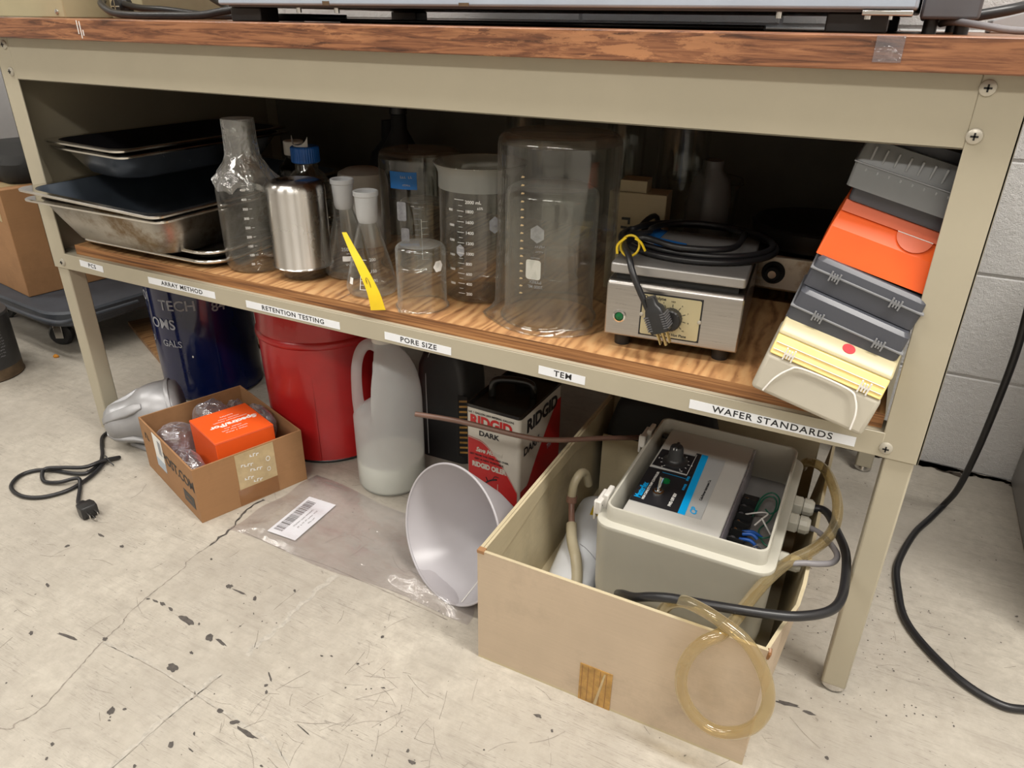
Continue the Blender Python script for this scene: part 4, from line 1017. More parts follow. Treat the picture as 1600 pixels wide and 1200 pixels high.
for x, y in ((.012, .02), (.042, .02), (.012, .38), (.042, .38)): MB().cyl(.007, 0, .0142, 16).build('foot', 'black', o, off=(-x, -y, 0))
tag(MB().tube([(1.470, .16, ZT1+.018), (1.50, .17, ZT1+.024), (1.54, .20, ZT1+.034), (1.58, .20, ZT1+.040), (1.63, .20, ZT1+.040), (1.655, .205, ZT1+.02), (1.640, .24, ZT1-.05), (1.62, .30, .66), (1.628, .34, .56), (1.644, .38, .46), (1.655, .42, .37), (1.662, .47, .25), (1.665, .51, .15), (1.662, .54, .06), (1.652, .555, .012), (1.642, .535, .0062), (1.628, .50, .0058), (1.606, .447, .0058), (1.588, .38, .0058), (1.578, .32, .0058), (1.582, .26, .0058), (1.592, .20, .0058), (1.620, .150, .0058), (1.665, .103, .0058), (1.71, .082, .0058), (1.745, .090, .0058), (1.80, .110, .0058), (1.86, .130, .0058)], .0056, 14, 8).build('power_cable', 'rubber', smooth=60), 'long thick black cable hanging past the right leg and looping across the floor', 'cable')
tag(MB().tube([(1.440, .16, ZT1+.010), (1.452, .13, ZT1+.012), (1.475, .10, ZT1+.009), (1.50, .085, ZT1+.0052), (1.525, .08, ZT1+.0048), (1.548, .081, ZT1+.0046)], .0034, 12, 6).build('grey_cable', 'greycord', smooth=60), 'short grey cable end lying on the right end of the tabletop', 'cable')
o = T('grey_adapter', 'small sloping light grey plastic device at the right end of the tabletop', 'adapter', (1.506, .45, ZT1))
b = MB(); pr = [(0, 0), (.12, 0), (.12, .038), (.045, .030), (0, .016)]
n = 5; vs = [(x, 0, z) for x, z in pr]+[(x, .10, z) for x, z in pr]
b.add(vs, [tuple(range(n)), tuple(reversed(range(n, 2*n)))]+[(i, n+i, n+(i+1) % n, (i+1) % n) for i in range(n)])
b.build('case', 'lightgrey', o, bevel=.002)
for k in range(4): MB().box(-.0004, .0004, .012+k*.02, .016+k*.02, .003, .014).build('vent_slot', 'equipdark', o, smooth=0)
o = T('khaki_box', 'khaki metal box at the left end of the tabletop', 'metal box', (-.06, .12, ZT1))
MB().box(-.30, .095, 0, .30, 0, .25).build('housing', 'beige', o, bevel=.002)
m_ = Matrix.Translation((.075, -.0003, .010)) @ Matrix.Rotation(R(90), 4, 'X')
MB().lathe([(.0045, 0), (.004, .002), (.0001, .003)], 18, m_).build('corner_screw', 'chrome', o)
o = T('khaki_connector_box', 'narrow khaki upright panel with a black connector, behind the cables on the tabletop', 'metal box', (.055, .20, ZT1))
MB().box(0, .09, 0, .2, 0, .22).build('housing', 'beige', o, bevel=.002)
m_ = Matrix.Translation((.045, -.0003, .020)) @ Matrix.Rotation(R(90), 4, 'X')
cn = MB().lathe([(.019, 0), (.019, .010), (.014, .014), (.012, .022), (.0001, .022)], 28, m_).build('round_connector', 'black', o)
MB().box(.033, .057, -.024, -.0225, .019, .021).box(.044, .046, -.024, -.0225, .008, .032).build('connector_pins', 'chrome', cn, smooth=0)
CG = 'black cables lying on the left end of the tabletop'
for pts, r, lab in (
    ([(.105, .150, ZT1+.028), (.14, .12, ZT1+.022), (.19, .10, ZT1+.010), (.25, .09, ZT1+.0062), (.33, .09, ZT1+.0062), (.40, .095, ZT1+.0075), (.44, .11, ZT1+.014), (.475, .14, ZT1+.022)], .0058, 'thick black cable sagging in front, from the round connector to the instrument'),
    ([(.115, .185, ZT1+.024), (.16, .18, ZT1+.018), (.24, .17, ZT1+.015), (.33, .175, ZT1+.008), (.45, .18, ZT1+.0065), (.52, .20, ZT1+.006)], .0056, 'black cable running straight back behind the front one on the tabletop'),
    ([(.20, .30, ZT1+.045), (.26, .26, ZT1+.034), (.33, .23, ZT1+.020), (.40, .22, ZT1+.008), (.50, .23, ZT1+.0065), (.56, .26, ZT1+.006)], .0056, 'black cable coming down steeply from above behind the others')):
    tag(MB().tube(pts, r, 12, 8).build('black_cable', 'rubber', smooth=60), lab, 'cable', CG)
tag(MB().tube([(.62, .17, ZT1+.0030), (.80, .15, ZT1+.0032), (.95, .18, ZT1+.0032), (1.05, .12, ZT1+.0032), (1.16, .16, ZT1+.0032), (1.26, .14, ZT1+.0032)], .0028, 10, 8).build('black_cable', 'rubber', smooth=60), 'thin black lead lying in the gap under the instrument', 'cable', 'leads under the instrument')

# ================================================================== FLOOR, LEFT SIDE
o = T('paint_can', 'dark gallon can with worn label at the left edge of the picture', 'can', (-.510, .060, 0))
MB().lathe([(.0001, 0), (.079, 0), (.082, .003), (.080, .007), (.080, .030)], 48).build('rusty_bottom', 'rust', o)
MB().lathe([(.080, .030), (.0802, .032), (.0802, .155), (.082, .160), (.080, .165), (.070, .166), (.068, .162), (.0001, .160)], 48).build('can_wall', 'bucketlabel', o)
text_cyl([('~aaaaaaaaa aaaaaa', .0060, -4, .140-.007*k, 'CENTER') if k == 0 else (t, .0052, -2, .138-.0075*k, 'CENTER') for k, t in enumerate(('~a', '~harmful if swallowed', '~use with ventilation', '~keep away from heat', '~close after each use', '~do not reuse empty can', '~wash hands after use', '~store in a cool place', '~keep out of reach', '~net contents 1 gal', '~see other panel'))], .0804, 'greyink', o, name='printed_text')
MB().tube([(.060, .03, .172), (.078, .02, .185), (.070, -.02, .172), (.045, -.05, .169), (.0, -.07, .170)], .0055, 10, 6).build('white_handle', 'whiteplastic', o, smooth=60)
DO = T('dolly', 'low blue-grey plastic dolly on casters carrying the cardboard box', 'dolly', (-.62, .42, 0), R(-6))
b = MB(); loft(b, [[(x, y, z) for x, y in rrect(-.30-e, .27+e, -.20-e, .24+e, .09, 6)] for z, e in ((.082, -.02), (.095, .0), (.128, .004), (.134, 0))]); b.build('platform', 'dolly', DO, smooth=40)
MB().tube([(-.26, -.215, .120), (.0, -.218, .120), (.24, -.212, .120), (.285, -.16, .120), (.29, .0, .120)], .006, 8, 5).build('edge_rail', 'dolly', DO, smooth=60)
for x, y in ((.115, -.135), (-.22, -.12), (.21, .17), (-.22, .17)):
    c = MB(); m = Matrix.Translation((x, y, .031)) @ Matrix.Rotation(R(35), 4, 'Z') @ Matrix.Rotation(R(90), 4, 'X')
    c.lathe([(.0001, -.012), (.026, -.012), (.031, -.008), (.031, .008), (.026, .012), (.0001, .012)], 28, m)
    cw = c.build('caster', 'black', DO)
    m2 = Matrix.Translation((x, y, 0)) @ Matrix.Rotation(R(35), 4, 'Z')
    MB().box(-.010, .012, -.017, -.0135, .022, .082, m2).box(-.010, .012, .0135, .017, .022, .082, m2).box(-.018, .018, -.017, .017, .074, .082, m2).build('fork', 'steel', cw, bevel=.001)
o = T('cardboard_box', 'brown cardboard box with a tape strip, standing on the dolly at the left', 'cardboard box', (-.66, .42, .1345), R(-10))
MB().box(-.36, .115, -.155, .20, 0, .285).build('carton', 'cardbox', o, bevel=.002)
MB().box(.02, .085, -.1562, -.155, .20, .2858).box(.02, .085, -.1562, .20, .2852, .2860).build('tape_strip', 'packtape', o, smooth=0)
o = T('black_case', 'black folded case lying on top of the brown cardboard box', 'case', (-.70, .44, .4205), R(-10))
b = MB(); loft(b, [[(x, y, z) for x, y in rrect(-.26-e, .14+e, -.13-e, .16+e, .04, 5)] for z, e in ((0, -.012), (.02, 0), (.05, 0), (.068, -.02))]); b.build('case_body', 'blackmatte', o, smooth=50)
o = T('grey_cabinet', 'pale grey cabinet standing against the wall at the far left', 'cabinet', (-1.55, .55, 0))
MB().box(-.3, .42, -.05, .17, .0, 1.3).build('cabinet_body', 'lightgrey', o, bevel=.004)
MB().box(.39, .40, -.075, -.05, .72, .80).build('handle', 'black', o, bevel=.002)
tag(MB().tube([(-.72, .12, .33), (-.66, .13, .30), (-.60, .15, .24), (-.575, .16, .16), (-.58, .14, .06), (-.60, .11, .006)], .003, 8, 8).build('power_lead', 'black', smooth=60), 'thin dark cord hanging down in front of the cardboard box on the dolly', 'cord')
pw = MB().box(-.195, .195, -.17, .17, 0, .012).build('plywood_sheet', 'ply_dark', smooth=0, loc=(-.12, .42, .0002), rot=(0, 0, R(14)))
pw.location = (-.234, .52, .0002); pw.rotation_euler = (0, 0, R(-25))
tag(pw, 'stained plywood offcut lying flat on the floor behind the blue drum', 'plywood')
b = MB().lathe([(.0001, 0), (.007, .0005), (.008, .004), (.005, .007), (.0001, .008)], 12, fn=lambda p, a: (p[0]*(1+.25*math.sin(3*a)), p[1]*.8, p[2]))
cr = b.build('orange_crumb', 'crumb', loc=(-.455, .205, 0)); tag(cr, 'tiny orange crumb on the floor near the dolly caster', 'crumb')

# ================================================================== DRUMS
def drum(name, label, c, r, h, mat, taper=.0, ribs=()):
    o = T(name, label, 'drum', c)
    pr = [(.0001, 0), (r-taper-.004, 0), (r-taper, .003), (r-taper+.0015, .006), (r-taper, .010)]
    for zr in ribs:
        rr0 = r-taper+taper*zr/h
        pr += [(rr0, zr-.008), (rr0+.004, zr-.004), (rr0+.0045, zr), (rr0+.004, zr+.004), (rr0, zr+.008)]
    pr += [(r, h-.012), (r+.003, h-.008), (r+.003, h), (r-.003, h), (r-.004, h-.008), (.0001, h-.008)]
    MB().lathe(pr, 80).build('drum_body', mat, o, smooth=40)
    return o
bd = drum('blue_drum', 'dark blue metal drum with worn stencilled letters, under the left part of the shelf', (.022, .305, 0), .118, .345, 'bluedrum', .004, (.30,))
BRr = .1168
for it in [('OI', .032, -112, .252, 'CENTER'), ('TECH', .034, -66, .240, 'CENTER'), ('84', .032, -22, .232, 'CENTER'), ('OMS', .034, -88, .194, 'CENTER'), ('5', .020, -110, .150, 'CENTER'), ('GALS', .022, -80, .147, 'CENTER')]: text_cyl([it], BRr+.0006, 'greyink', bd, name='stencilled_word')
patch(bd, BRr+.0006, -58, .118, [(.002*math.cos(R(60*k)), .003*math.sin(R(60*k))) for k in range(6)], 'whiteink')
rd = drum('red_drum', 'bright red metal drum between the blue drum and the white jug', (.452, .238, 0), .128, .345, 'reddrum', .006, (.262,))
MB().lathe([(.1225, 0), (.1245, .002), (.1245, .005), (.1225, .0075)], 64).build('bottom_seam', 'black', rd)
MB().box(.1235, .1255, -.0012, .0012, .008, .25, Matrix.Rotation(R(-62), 4, 'Z')).build('side_seam', 'reddrum', rd, smooth=0)

# ================================================================== MOTOR HOUSING + CORD
MO = T('motor_housing', 'silver-painted cast motor housing on the floor beside the left bench leg', 'motor housing', (.158, .020, 0))
ax = Matrix.Translation((-.030, .005, .062)) @ Matrix.Rotation(R(48), 4, 'Z') @ Matrix.Rotation(R(84), 4, 'Y') @ Matrix.Scale(.86, 4)
MB().lathe([(.0001, -.088), (.020, -.087), (.034, -.082), (.043, -.072), (.047, -.060), (.048, -.045), (.050, -.030), (.058, -.012), (.068, .0), (.074, .018), (.077, .040), (.076, .072), (.070, .088), (.055, .094), (.0001, .094)], 56, ax).build('cast_body', 'cast', MO, smooth=60)
for k in range(4):
    m = ax @ Matrix.Rotation(R(45+90*k), 4, 'Z')
    b = MB(); loft(b, [[tuple(m @ Vector((rr0+x, y, z))) for x, y in rrect(-.009*s, .009*s, -.010*s, .010*s, .004*s, 3)] for rr0, z, s in ((.024, -.086, .8), (.036, -.074, 1), (.043, -.055, 1.1), (.050, -.030, 1.2), (.062, -.006, 1.1), (.068, .010, .7))])
    b.build('cast_lobe', 'cast', MO, smooth=60)
MB().lathe([(.0785, .066), (.0795, .070), (.0785, .075), (.076, .076)], 56, ax).build('end_ring', 'cast', MO)
b = MB().box(-.05, .04, -.03, .04, 0, .012); b.build('base_foot', 'cast', MO, bevel=.004)
pts = [(.118, .060, .030), (.085, .050, .014), (.050, .045, .0045), (.024, .020, .0045), (.028, -.012, .0045), (.055, -.036, .0045), (.095, -.064, .0045), (.118, -.088, .0045), (.128, -.120, .0045), (.110, -.135, .0045), (.060, -.148, .0045), (.030, -.165, .0045), (.022, -.192, .0045), (.045, -.222, .0045), (.090, -.231, .0045), (.128, -.216, .0045), (.150, -.180, .0045), (.150, -.140, .0055), (.138, -.105, .0055), (.122, -.075, .0055), (.135, -.055, .0055), (.128, -.085, .0125), (.118, -.118, .0125), (.080, -.140, .0125), (.055, -.160, .012), (.080, -.180, .0045), (.115, -.172, .0075), (.142, -.150, .0125), (.160, -.160, .0045), (.185, -.180, .0045), (.205, -.195, .0055), (.222, -.200, .008)]
c = MB().tube(pts, .0038, 10, 6).build('motor_cord', 'rubber', MO, smooth=60); c.matrix_parent_inverse = MO.matrix_basis.inverted()
pm = Matrix.Translation((.246, -.206, .013)) @ Matrix.Rotation(R(-14), 4, 'Z') @ Matrix.Rotation(R(90), 4, 'Y')
b = MB(); loft(b, [[(x, y, z) for x, y in rrect(-w_, w_, -d_, d_, .003, 3)] for w_, d_, z in ((.005, .006, -.024), (.006, .008, -.016), (.010, .013, -.010), (.012, .015, .002), (.012, .014, .016), (.010, .012, .018))], mat=pm)
c = b.build('plug', 'black', MO, smooth=40); c.matrix_parent_inverse = MO.matrix_basis.inverted()
b = MB().box(-.003, .003, -.0075, -.006, .018, .033, pm).box(-.003, .003, .006, .0075, .018, .033, pm); b.cyl(.0022, .018, .036, 12, pm @ Matrix.Translation((.006, 0, 0)))
c = b.build('plug_prongs', 'chrome', MO, smooth=40); c.matrix_parent_inverse = MO.matrix_basis.inverted()
ct = MB().tube([(.112, -.066, .006), (.118, -.074, .016), (.130, -.078, .019), (.140, -.080, .012), (.150, -.079, .004)], .0012, 6, 4).build('cord_tie', 'black', MO, smooth=60); ct.matrix_parent_inverse = MO.matrix_basis.inverted()

# ================================================================== SMALL CARDBOARD BOX WITH ORANGE BOX
CBX = T('open_cardboard_box', 'small open brown cardboard box on the floor holding an orange carton', 'cardboard box', (.4513, -.1281, 0), R(70.4))
w, d, h, t = .2108, .2591, .1124, .003
b = MB().box(0, w, 0, d, 0, .003); b.build('bottom_panel', 'cardinner', CBX, smooth=0)
MB().box(0, w, 0, t, .003, h).build('side_panel', 'cardbox', CBX, smooth=0)
MB().box(0, w, d-t, d, .003, h).build('side_panel', 'cardbox', CBX, smooth=0)
MB().box(0, t, t, d-t, .003, h).build('side_panel', 'cardbox', CBX, smooth=0)
MB().box(w-t, w, t, d-t, .003, h).build('side_panel', 'cardbox', CBX, smooth=0)
# printed tape on the front face (y=0 side)
pt = MB().box(.077, .152, -.0007, -.0001, .036, h-.002).build('printed_tape', 'packtape', CBX, smooth=0)
MB().box(.074, .152, -.0005, -.0001, .002, .0365).build('brown_tape', 'wettape', CBX, smooth=0)
for k, (s, z) in enumerate((('~Bio', .098), ('~Pure', .083), ('~Chem', .068), ('~Lab', .054), ('~Sci', .043))): text(s, .0135, 'whiteink', pt, (.098 if k % 2 else .114, -.0011, z), rot=(R(90), R(10), 0), depth=.0001, bold=.0002)
def ringo(parent, x, z, r, ry=1.3):
    b = MB(); vs = []; n = 20
    for k in range(n):
        a = 2*math.pi*k/n
        for q in (r, r*.72): vs.append((x+q*math.cos(a), -.0011, z+q*ry*math.sin(a)))
    b.add(vs, [(2*k, 2*k+1, (2*k+3) % (2*n), (2*k+2) % (2*n)) for k in range(n)]); b.build('printed_ring', 'whiteink', parent, smooth=0)
ringo(pt, .138, .080, .0042); ringo(pt, .137, .058, .0036)
# left face (x=0 side): label + text
lb = MB().box(-.0006, -.0001, .145, .190, .040, h-.004).build('shipping_label', 'whiteink', CBX, smooth=0)
MB().box(-.0009, -.0006, .145, .190, .036, .056).build('blue_stripe', 'equip', lb, smooth=0)
MB().box(-.0009, -.0006, .152, .166, .070, .1).build('grey_print', 'greyink', lb, smooth=0)
text('POST.COM', .030, 'ink', CBX, (-.0004, .078, .072), rot=(R(90), 0, R(-90)), depth=.0001, bold=.0006)
MB().box(-.0006, -.0001, .018, .066, .020, .044).build('printed_block', 'bucketlabel', CBX, smooth=0)
text('~RECYCLE', .008, 'cardbox', CBX, (-.0009, .042, .032), rot=(R(90), 0, R(-90)), depth=.0001)
text('~ae', .026, 'ink', CBX, (-.0004, .225, .082), rot=(R(90), 0, R(-90)), depth=.0001, bold=.0006)
OB = T('orange_carton', 'bright orange carton with white print standing in the small cardboard box', 'carton', (.4450, -.0630, .0100), R(68.7), rot=(R(-2.6), 0, R(68.7)))
w2, d2, h2_ = .1120, .1290, .118
MB().box(0, w2, 0, d2, 0.0, .1180).build('carton_body', 'orange', OB, bevel=.0008)
MB().box(-.0006, w2, -.0006, d2, .1150, .1156).build('lid_edge', 'orange3', OB, smooth=0)
LT = dict(rot=(0, 0, R(180)), depth=.0001)
text('Spectra/Por', .0185, 'whiteink', OB, (.060, .062, .1182), bold=.0008, **LT)
for k, s in enumerate(('~Molecularporous membrane', '~dialysis tubing')): text(s, .0060, 'whiteink', OB, (.060, .078+k*.009, .1182), **LT)
for k, s in enumerate(('~nominal MWCO', '~nominal flat width', '~volume / length')): text(s, .0060, 'whiteink', OB, (.052, .046-.009*k, .1182), **LT)
text('~Spectrum', .0070, 'whiteink', OB, (.060, .098, .1182), **LT)
b = MB(); vs = []; n = 24
for k in range(n):
    a = 2*math.pi*k/n
    for q in (.0048, .0036): vs.append((.102+q*math.cos(a), .064+q*math.sin(a), .1182))
b.add(vs, [(2*k, (2*k+2) % (2*n), (2*k+3) % (2*n), 2*k+1) for k in range(n)]); b.build('logo_ring', 'whiteink', OB, smooth=0)
def airbag(name, label, c, s, rot, seed, group='clear air pillows round the orange carton'):
    rn = random.Random(seed); b = MB(); nu, nv = 20, 12; vs = []
    ph = [rn.uniform(0, 6.28) for _ in range(6)]
    for j in range(nv+1):
        v = -math.pi/2+math.pi*j/nv
        for i in range(nu):
            u = 2*math.pi*i/nu
            cr = 1+.07*math.sin(3*u+ph[0])*math.cos(2*v)+.05*math.sin(7*u+ph[1]+3*v)+.035*math.sin(11*u+ph[2]-5*v)
            x = math.copysign(abs(math.cos(u))**.65, math.cos(u))*math.cos(v)**.6; y = math.copysign(abs(math.sin(u))**.65, math.sin(u))*math.cos(v)**.6
            vs.append((s[0]*x*cr, s[1]*y*cr, s[2]*math.sin(v)*(1+.06*math.sin(4*u+ph[3]))))
    b.add(vs, [(j*nu+i, j*nu+(i+1) % nu, (j+1)*nu+(i+1) % nu, (j+1)*nu+i) for j in range(nv) for i in range(nu)])
    o = b.build(name, 'airbag', smooth=80, loc=c, rot=rot)
    tag(o, label, 'air pillow', group); return o
airbag('air_pillow', 'clear crumpled air pillow in the left rear corner of the small box', (0.2745, -0.0164, 0.062), (0.038, 0.036, 0.036), (0, 0, R(70.4)), 1)
airbag('air_pillow', 'clear air pillow between the labelled left side of the small box and the orange carton', (0.3715, -0.0690, 0.052), (0.023, 0.052, 0.038), (0, 0, R(70.4)), 2)
airbag('air_pillow', 'clear air pillow standing up behind the orange carton', (0.2991, 0.0555, 0.088), (0.034, 0.034, 0.034), (0, 0, R(70.4)), 3)
airbag('air_pillow', 'clear air pillow squeezed along the right wall of the small box', (0.4016, 0.0901, 0.092), (0.0155, 0.05, 0.028), (0, 0, R(70.4)), 4)
airbag('air_pillow', 'clear air pillow in the far corner of the small box beside the red drum', (0.3062, 0.1145, 0.055), (0.02, 0.03, 0.045), (0, 0, R(70.4)), 5)

# ================================================================== POLY BAG ON THE FLOOR
rn = random.Random(11)
corners = [(.505, -.118), (.540, .082), (.785, .078), (1.020, -.100), (.985, -.128), (.790, -.150)]
b = MB(); NU, NV = 46, 26; vs = []
A_, B_, C_, D_ = Vector((.505, -.120)), Vector((.530, .088)), Vector((.960, .050)), Vector((1.000, -.118))
for j in range(NV+1):
    for i in range(NU+1):
        u, v = i/NU, j/NV
        p = (A_*(1-u)+D_*u)*(1-v)+(B_*(1-u)+C_*u)*v
        e = min(u, 1-u, v, 1-v)
        z = .0022+min(1, e*9)*(.0075+.004*math.sin(9*u+2*v)+.0035*math.sin(15*v+5*u+1)+.002*math.sin(31*u-12*v)+.0012*math.sin(50*u+33*v))
        p = p+Vector((.004*math.sin(13*v), .004*math.sin(11*u)))
        vs.append((p.x, p.y, max(z, .0012+.0032*min(1, e*12))))
b.add(vs, [(j*(NU+1)+i, j*(NU+1)+i+1, (j+1)*(NU+1)+i+1, (j+1)*(NU+1)+i) for j in range(NV) for i in range(NU)])
vs2 = [(x, y, .0006) for x, y, z in vs]
b.add(vs2, [(j*(NU+1)+i, (j+1)*(NU+1)+i, (j+1)*(NU+1)+i+1, j*(NU+1)+i+1) for j in range(NV) for i in range(NU)])
bg = b.build('plastic_bag', 'polybag', smooth=80); tag(bg, 'flat clear plastic bag with a barcode label lying on the floor between box and funnel', 'plastic bag')
lm = Matrix.Translation((.602, -.034, .0032)) @ Matrix.Rotation(R(92), 4, 'Z')
lb = MB().box(-.058, .058, -.031, .031, -.0002, .0002, lm).build('barcode_label', 'label', bg, smooth=0)
b = MB(); x = -.048; rn = random.Random(2)
while x < .045:
    ww = rn.choice((.0008, .0014, .0022)); b.box(x, x+ww, .006, .025, .0002, .0005, lm); x += ww+rn.choice((.0008, .0013, .002))
b.build('barcode', 'bucketlabel', lb, smooth=0)
for k, s in enumerate(('~REORDER ITEM 041-2285', '~12 X 15 IN CLEAR POLY', '~QTY 100')):
    q = text(s, .0058, 'bucketlabel', lb, (0, 0, 0), depth=.0001); q.matrix_basis = lm @ Matrix.Translation((-.0, -.003-.009*k, .0005))

# ================================================================== JUG, BLACK BOTTLE, CAN, FUNNEL
JC = (.672, .150, 0)
JG = T('white_jug', 'translucent white jug with a loop handle, partly filled with milky liquid', 'jug', JC)
jr = .0655; nseg = 72
b = MB()
ja = R(-158)  # the handle's side
def jugfn(p, a):
    d = abs(((a-ja+math.pi) % (2*math.pi))-math.pi)
    z = p[2]; x, y = p[0], p[1]; rr = math.hypot(x, y)
    if .150 < z < .300:
        k = min(1, (z-.150)/.035)**1.5*min(1, (.300-z)/.02)
        lim = .012/max(.25, math.cos(min(d, 1.3)))     # flat scooped face behind the handle
        if d < 1.3 and rr > lim:
            t = max(0, rr-lim)*k; s_ = (rr-t*.92)/rr; x *= s_; y *= s_
    return (x, y, z)
prof = [(.0001, .003), (jr-.012, 0), (jr-.004, .002), (jr, .010), (jr, .06), (jr, .12), (jr, .150), (jr, .160), (jr, .170), (jr, .18), (jr-.0005, .19), (jr-.001, .20), (jr-.003, .215), (jr-.006, .23), (jr-.011, .245), (jr-.018, .26), (jr-.026, .272), (jr-.035, .283), (.024, .292), (.020, .298), (.0195, .312)]
b.lathe(shell(prof, .0015), nseg, fn=jugfn)
b.build('jug_body', 'hdpe', JG, smooth=60)
hx, hy = math.cos(ja), math.sin(ja)
hp_ = [(.014, .290), (.024, .292), (.036, .287), (.046, .272), (.0525, .25), (.0555, .225), (.0565, .20), (.0565, .175), (.054, .150)]
MB().tube([(r*hx, r*hy, z) for r, z in hp_], .0098, 16, 7, rf=lambda t: 1.0+.25*abs(2*t-1)**3).build('handle', 'hdpe', JG, smooth=70)
MB().lathe([(.0001, .0035), (jr-.013, .0035), (jr-.005, .005), (jr-.0025, .011), (jr-.0018, .0615), (.0001, .0615)], 48).build('milky_liquid', 'milk', JG, smooth=50)
MB().cyl(.021, .300, .318, 32).build('cap', 'whiteplastic', JG, bevel=.001)

BB = T('black_bottle', 'matte black plastic bottle with red cap, between the white jug and the oil can', 'bottle', (.720, .304, 0), R(2))
b = MB(); W2, D2 = .062, .044
secs = [(0, .94, .02), (.004, 1, .02), (.10, 1, .02), (.17, 1, .022), (.205, .95, .024), (.232, .80, .026), (.252, .58, .024), (.262, .40, .016), (.270, .36, .0145), (.285, .35, .0145)]
loft(b, [[(x, y, z) for x, y in rrect(-W2*s, W2*s, -D2*min(1, s*1.15), D2*min(1, s*1.15), min(r, W2*s*.9, D2*min(1, s*1.15)*.95), 5)] for z, s, r in secs])
b.build('bottle_body', 'darkbottle', BB, smooth=50)
MB().cyl(.024, .272, .300, 36).build('red_cap', 'redcap', BB, bevel=.0015)
MB().tube([(-.034, -D2-.0004, .006), (-.034, -D2-.0004, .10), (-.034, -D2-.0004, .175), (-.033, -D2*.93, .205), (-.027, -D2*.88, .233), (-.018, -D2*.68, .252)], .0012, 6, 5).build('clear_sight_strip', 'lightgrey', BB, smooth=60)
sl = MB().box(.038, .0600, -D2-.0006, -D2-.0001, .02, .16).build('side_label', 'blackmatte', BB, smooth=0)
for k in range(11):
    z = .026+k*.0118
    MB().add([(.041, -D2-.0009, z), (.059, -D2-.0009, z+.004), (.059, -D2-.0009, z+.0085), (.041, -D2-.0009, z+.0045)], [(0, 1, 2, 3)]).build('yellow_chevron', 'agedtape', sl, smooth=0)

CN = T('oil_can', 'red and white rectangular thread-cutting oil can with black top and handle', 'oil can', (.8624, .118, 0), R(-1.9))
cw, cd, ch = .1065, .1617, .2338
b = MB(); loft(b, [[(x, y, z) for x, y in rrect(0, cw, 0, cd, .007, 4)] for z in (0.0, ch-.0035)]); b.build('can_wall', 'canwhite', CN, smooth=40, bevel=.001)
b = MB(); loft(b, [[(x, y, z) for x, y in rrect(.0005+e, cw-.0005-e, .0005+e, cd-.0005-e, .007, 4)] for z, e in ((ch-.004, -.0012), (ch+.002, -.0012), (ch+.002, .002), (ch-.003, .0035))]); b.build('black_top', 'canblack', CN, smooth=30)
MB().tube([(.020, .055, ch-.003), (.020, .058, ch+.018), (.030, .062, ch+.027), (.055, .070, ch+.029), (.080, .078, ch+.026), (.088, .080, ch+.016), (.088, .082, ch-.003)], .0065, 10, 5).build('carry_handle', 'canblack', CN, smooth=60)
MB().cyl(.016, ch-.003, ch+.016, 28).build('screw_cap', 'canblack', CN, off=(-.045, -.125, 0))
# printed wrap: red lower field with a swooping edge, on front and right side
def swoop(s):  # height of the red edge along the front (0..1)
    return .173-.012*s-.062*max(0, s-.25)**1.5*1.9
n = 20; e = .0005
vs = [(.004+(cw-.008)*i/n, -e, z) for i in range(n+1) for z in (.003, swoop(i/n))]
o1 = MB().add(vs, [(2*i, 2*i+2, 2*i+3, 2*i+1) for i in range(n)]).build('red_front_field', 'canred', CN, smooth=0)
vs = [(.004+(cw-.008)*i/n, -e*1.4, swoop(i/n)+q) for i in range(n+1) for q in (-.0022, -.001)]
MB().add(vs, [(2*i, 2*i+2, 2*i+3, 2*i+1) for i in range(n)]).build('white_line', 'canwhite', o1, smooth=0)
def swoop2(s): return .085+.16*max(0, s-.18)**.85 if s > .18 else .085
vs = [(cw+e, .004+(cd-.008)*i/n, z) for i in range(n+1) for z in (.003, min(.205, swoop2(i/n)))]
MB().add(vs, [(2*i, 2*i+2, 2*i+3, 2*i+1) for i in range(n)]).build('red_side_field', 'canred', CN, smooth=0)
CF = dict(rot=(R(90), 0, 0), depth=.0001)
text('U.S. 1 GALLON (.833 IMPERIAL GALLON)', .0050, 'ink', CN, (.050, -.0008, ch-.012), bold=.0001, **CF)
text('RIDGID', .0270, 'canred', CN, (.050, -.0008, .206), bold=.0012, sx=.92, **CF)
text('DARK', .0135, 'ink', CN, (.046, -.0008, .1835), bold=.0004, sx=1.1, **CF)
text('Save Money!', .0125, 'canwhite', CN, (.046, -.0010, .150), bold=.0004, sx=.82, shear=.35, **CF)
text('GET FROM THE OVER AND OVER', .0052, 'ink', CN, (.046, -.0010, .1385), bold=.0001, **CF)
text('GET A NEW PORTABLE', .0056, 'ink', CN, (.046, -.0010, .1305), bold=.0001, **CF)
text('RIDGID OILER', .0135, 'canwhite', CN, (.046, -.0010, .1185), bold=.0008, sx=.80, **CF)
MB().tube([(.030, -.0008, .075), (.040, -.0008, .086), (.050, -.0008, .094), (.062, -.0008, .099)], .0014, 5, 4).tube([(.044, -.0008, .089), (.040, -.0008, .098)], .0008, 5, 3).tube([(.052, -.0008, .094), (.058, -.0008, .104), (.066, -.0008, .104)], .0007, 5, 3).build('oiler_drawing', 'ink', o1, smooth=0)
MB().box(.0635, .0645, -.001, -.0006, .030, .090).build('printed_rule', 'canwhite', o1, smooth=0)
CS = dict(rot=(R(90), 0, R(90)), depth=.0001)
text('RIDGID', .034, 'ink', CN, (cw+.0008, .082, .205), bold=.0014, sx=1.05, **CS)
text('DARK', .022, 'ink', CN, (cw+.0008, .042, .160), bold=.0006, sx=1.0, **CS)
text('TH', .014, 'greyink', CN, (cw+.0010, .112, .125), bold=.0003, **CS)

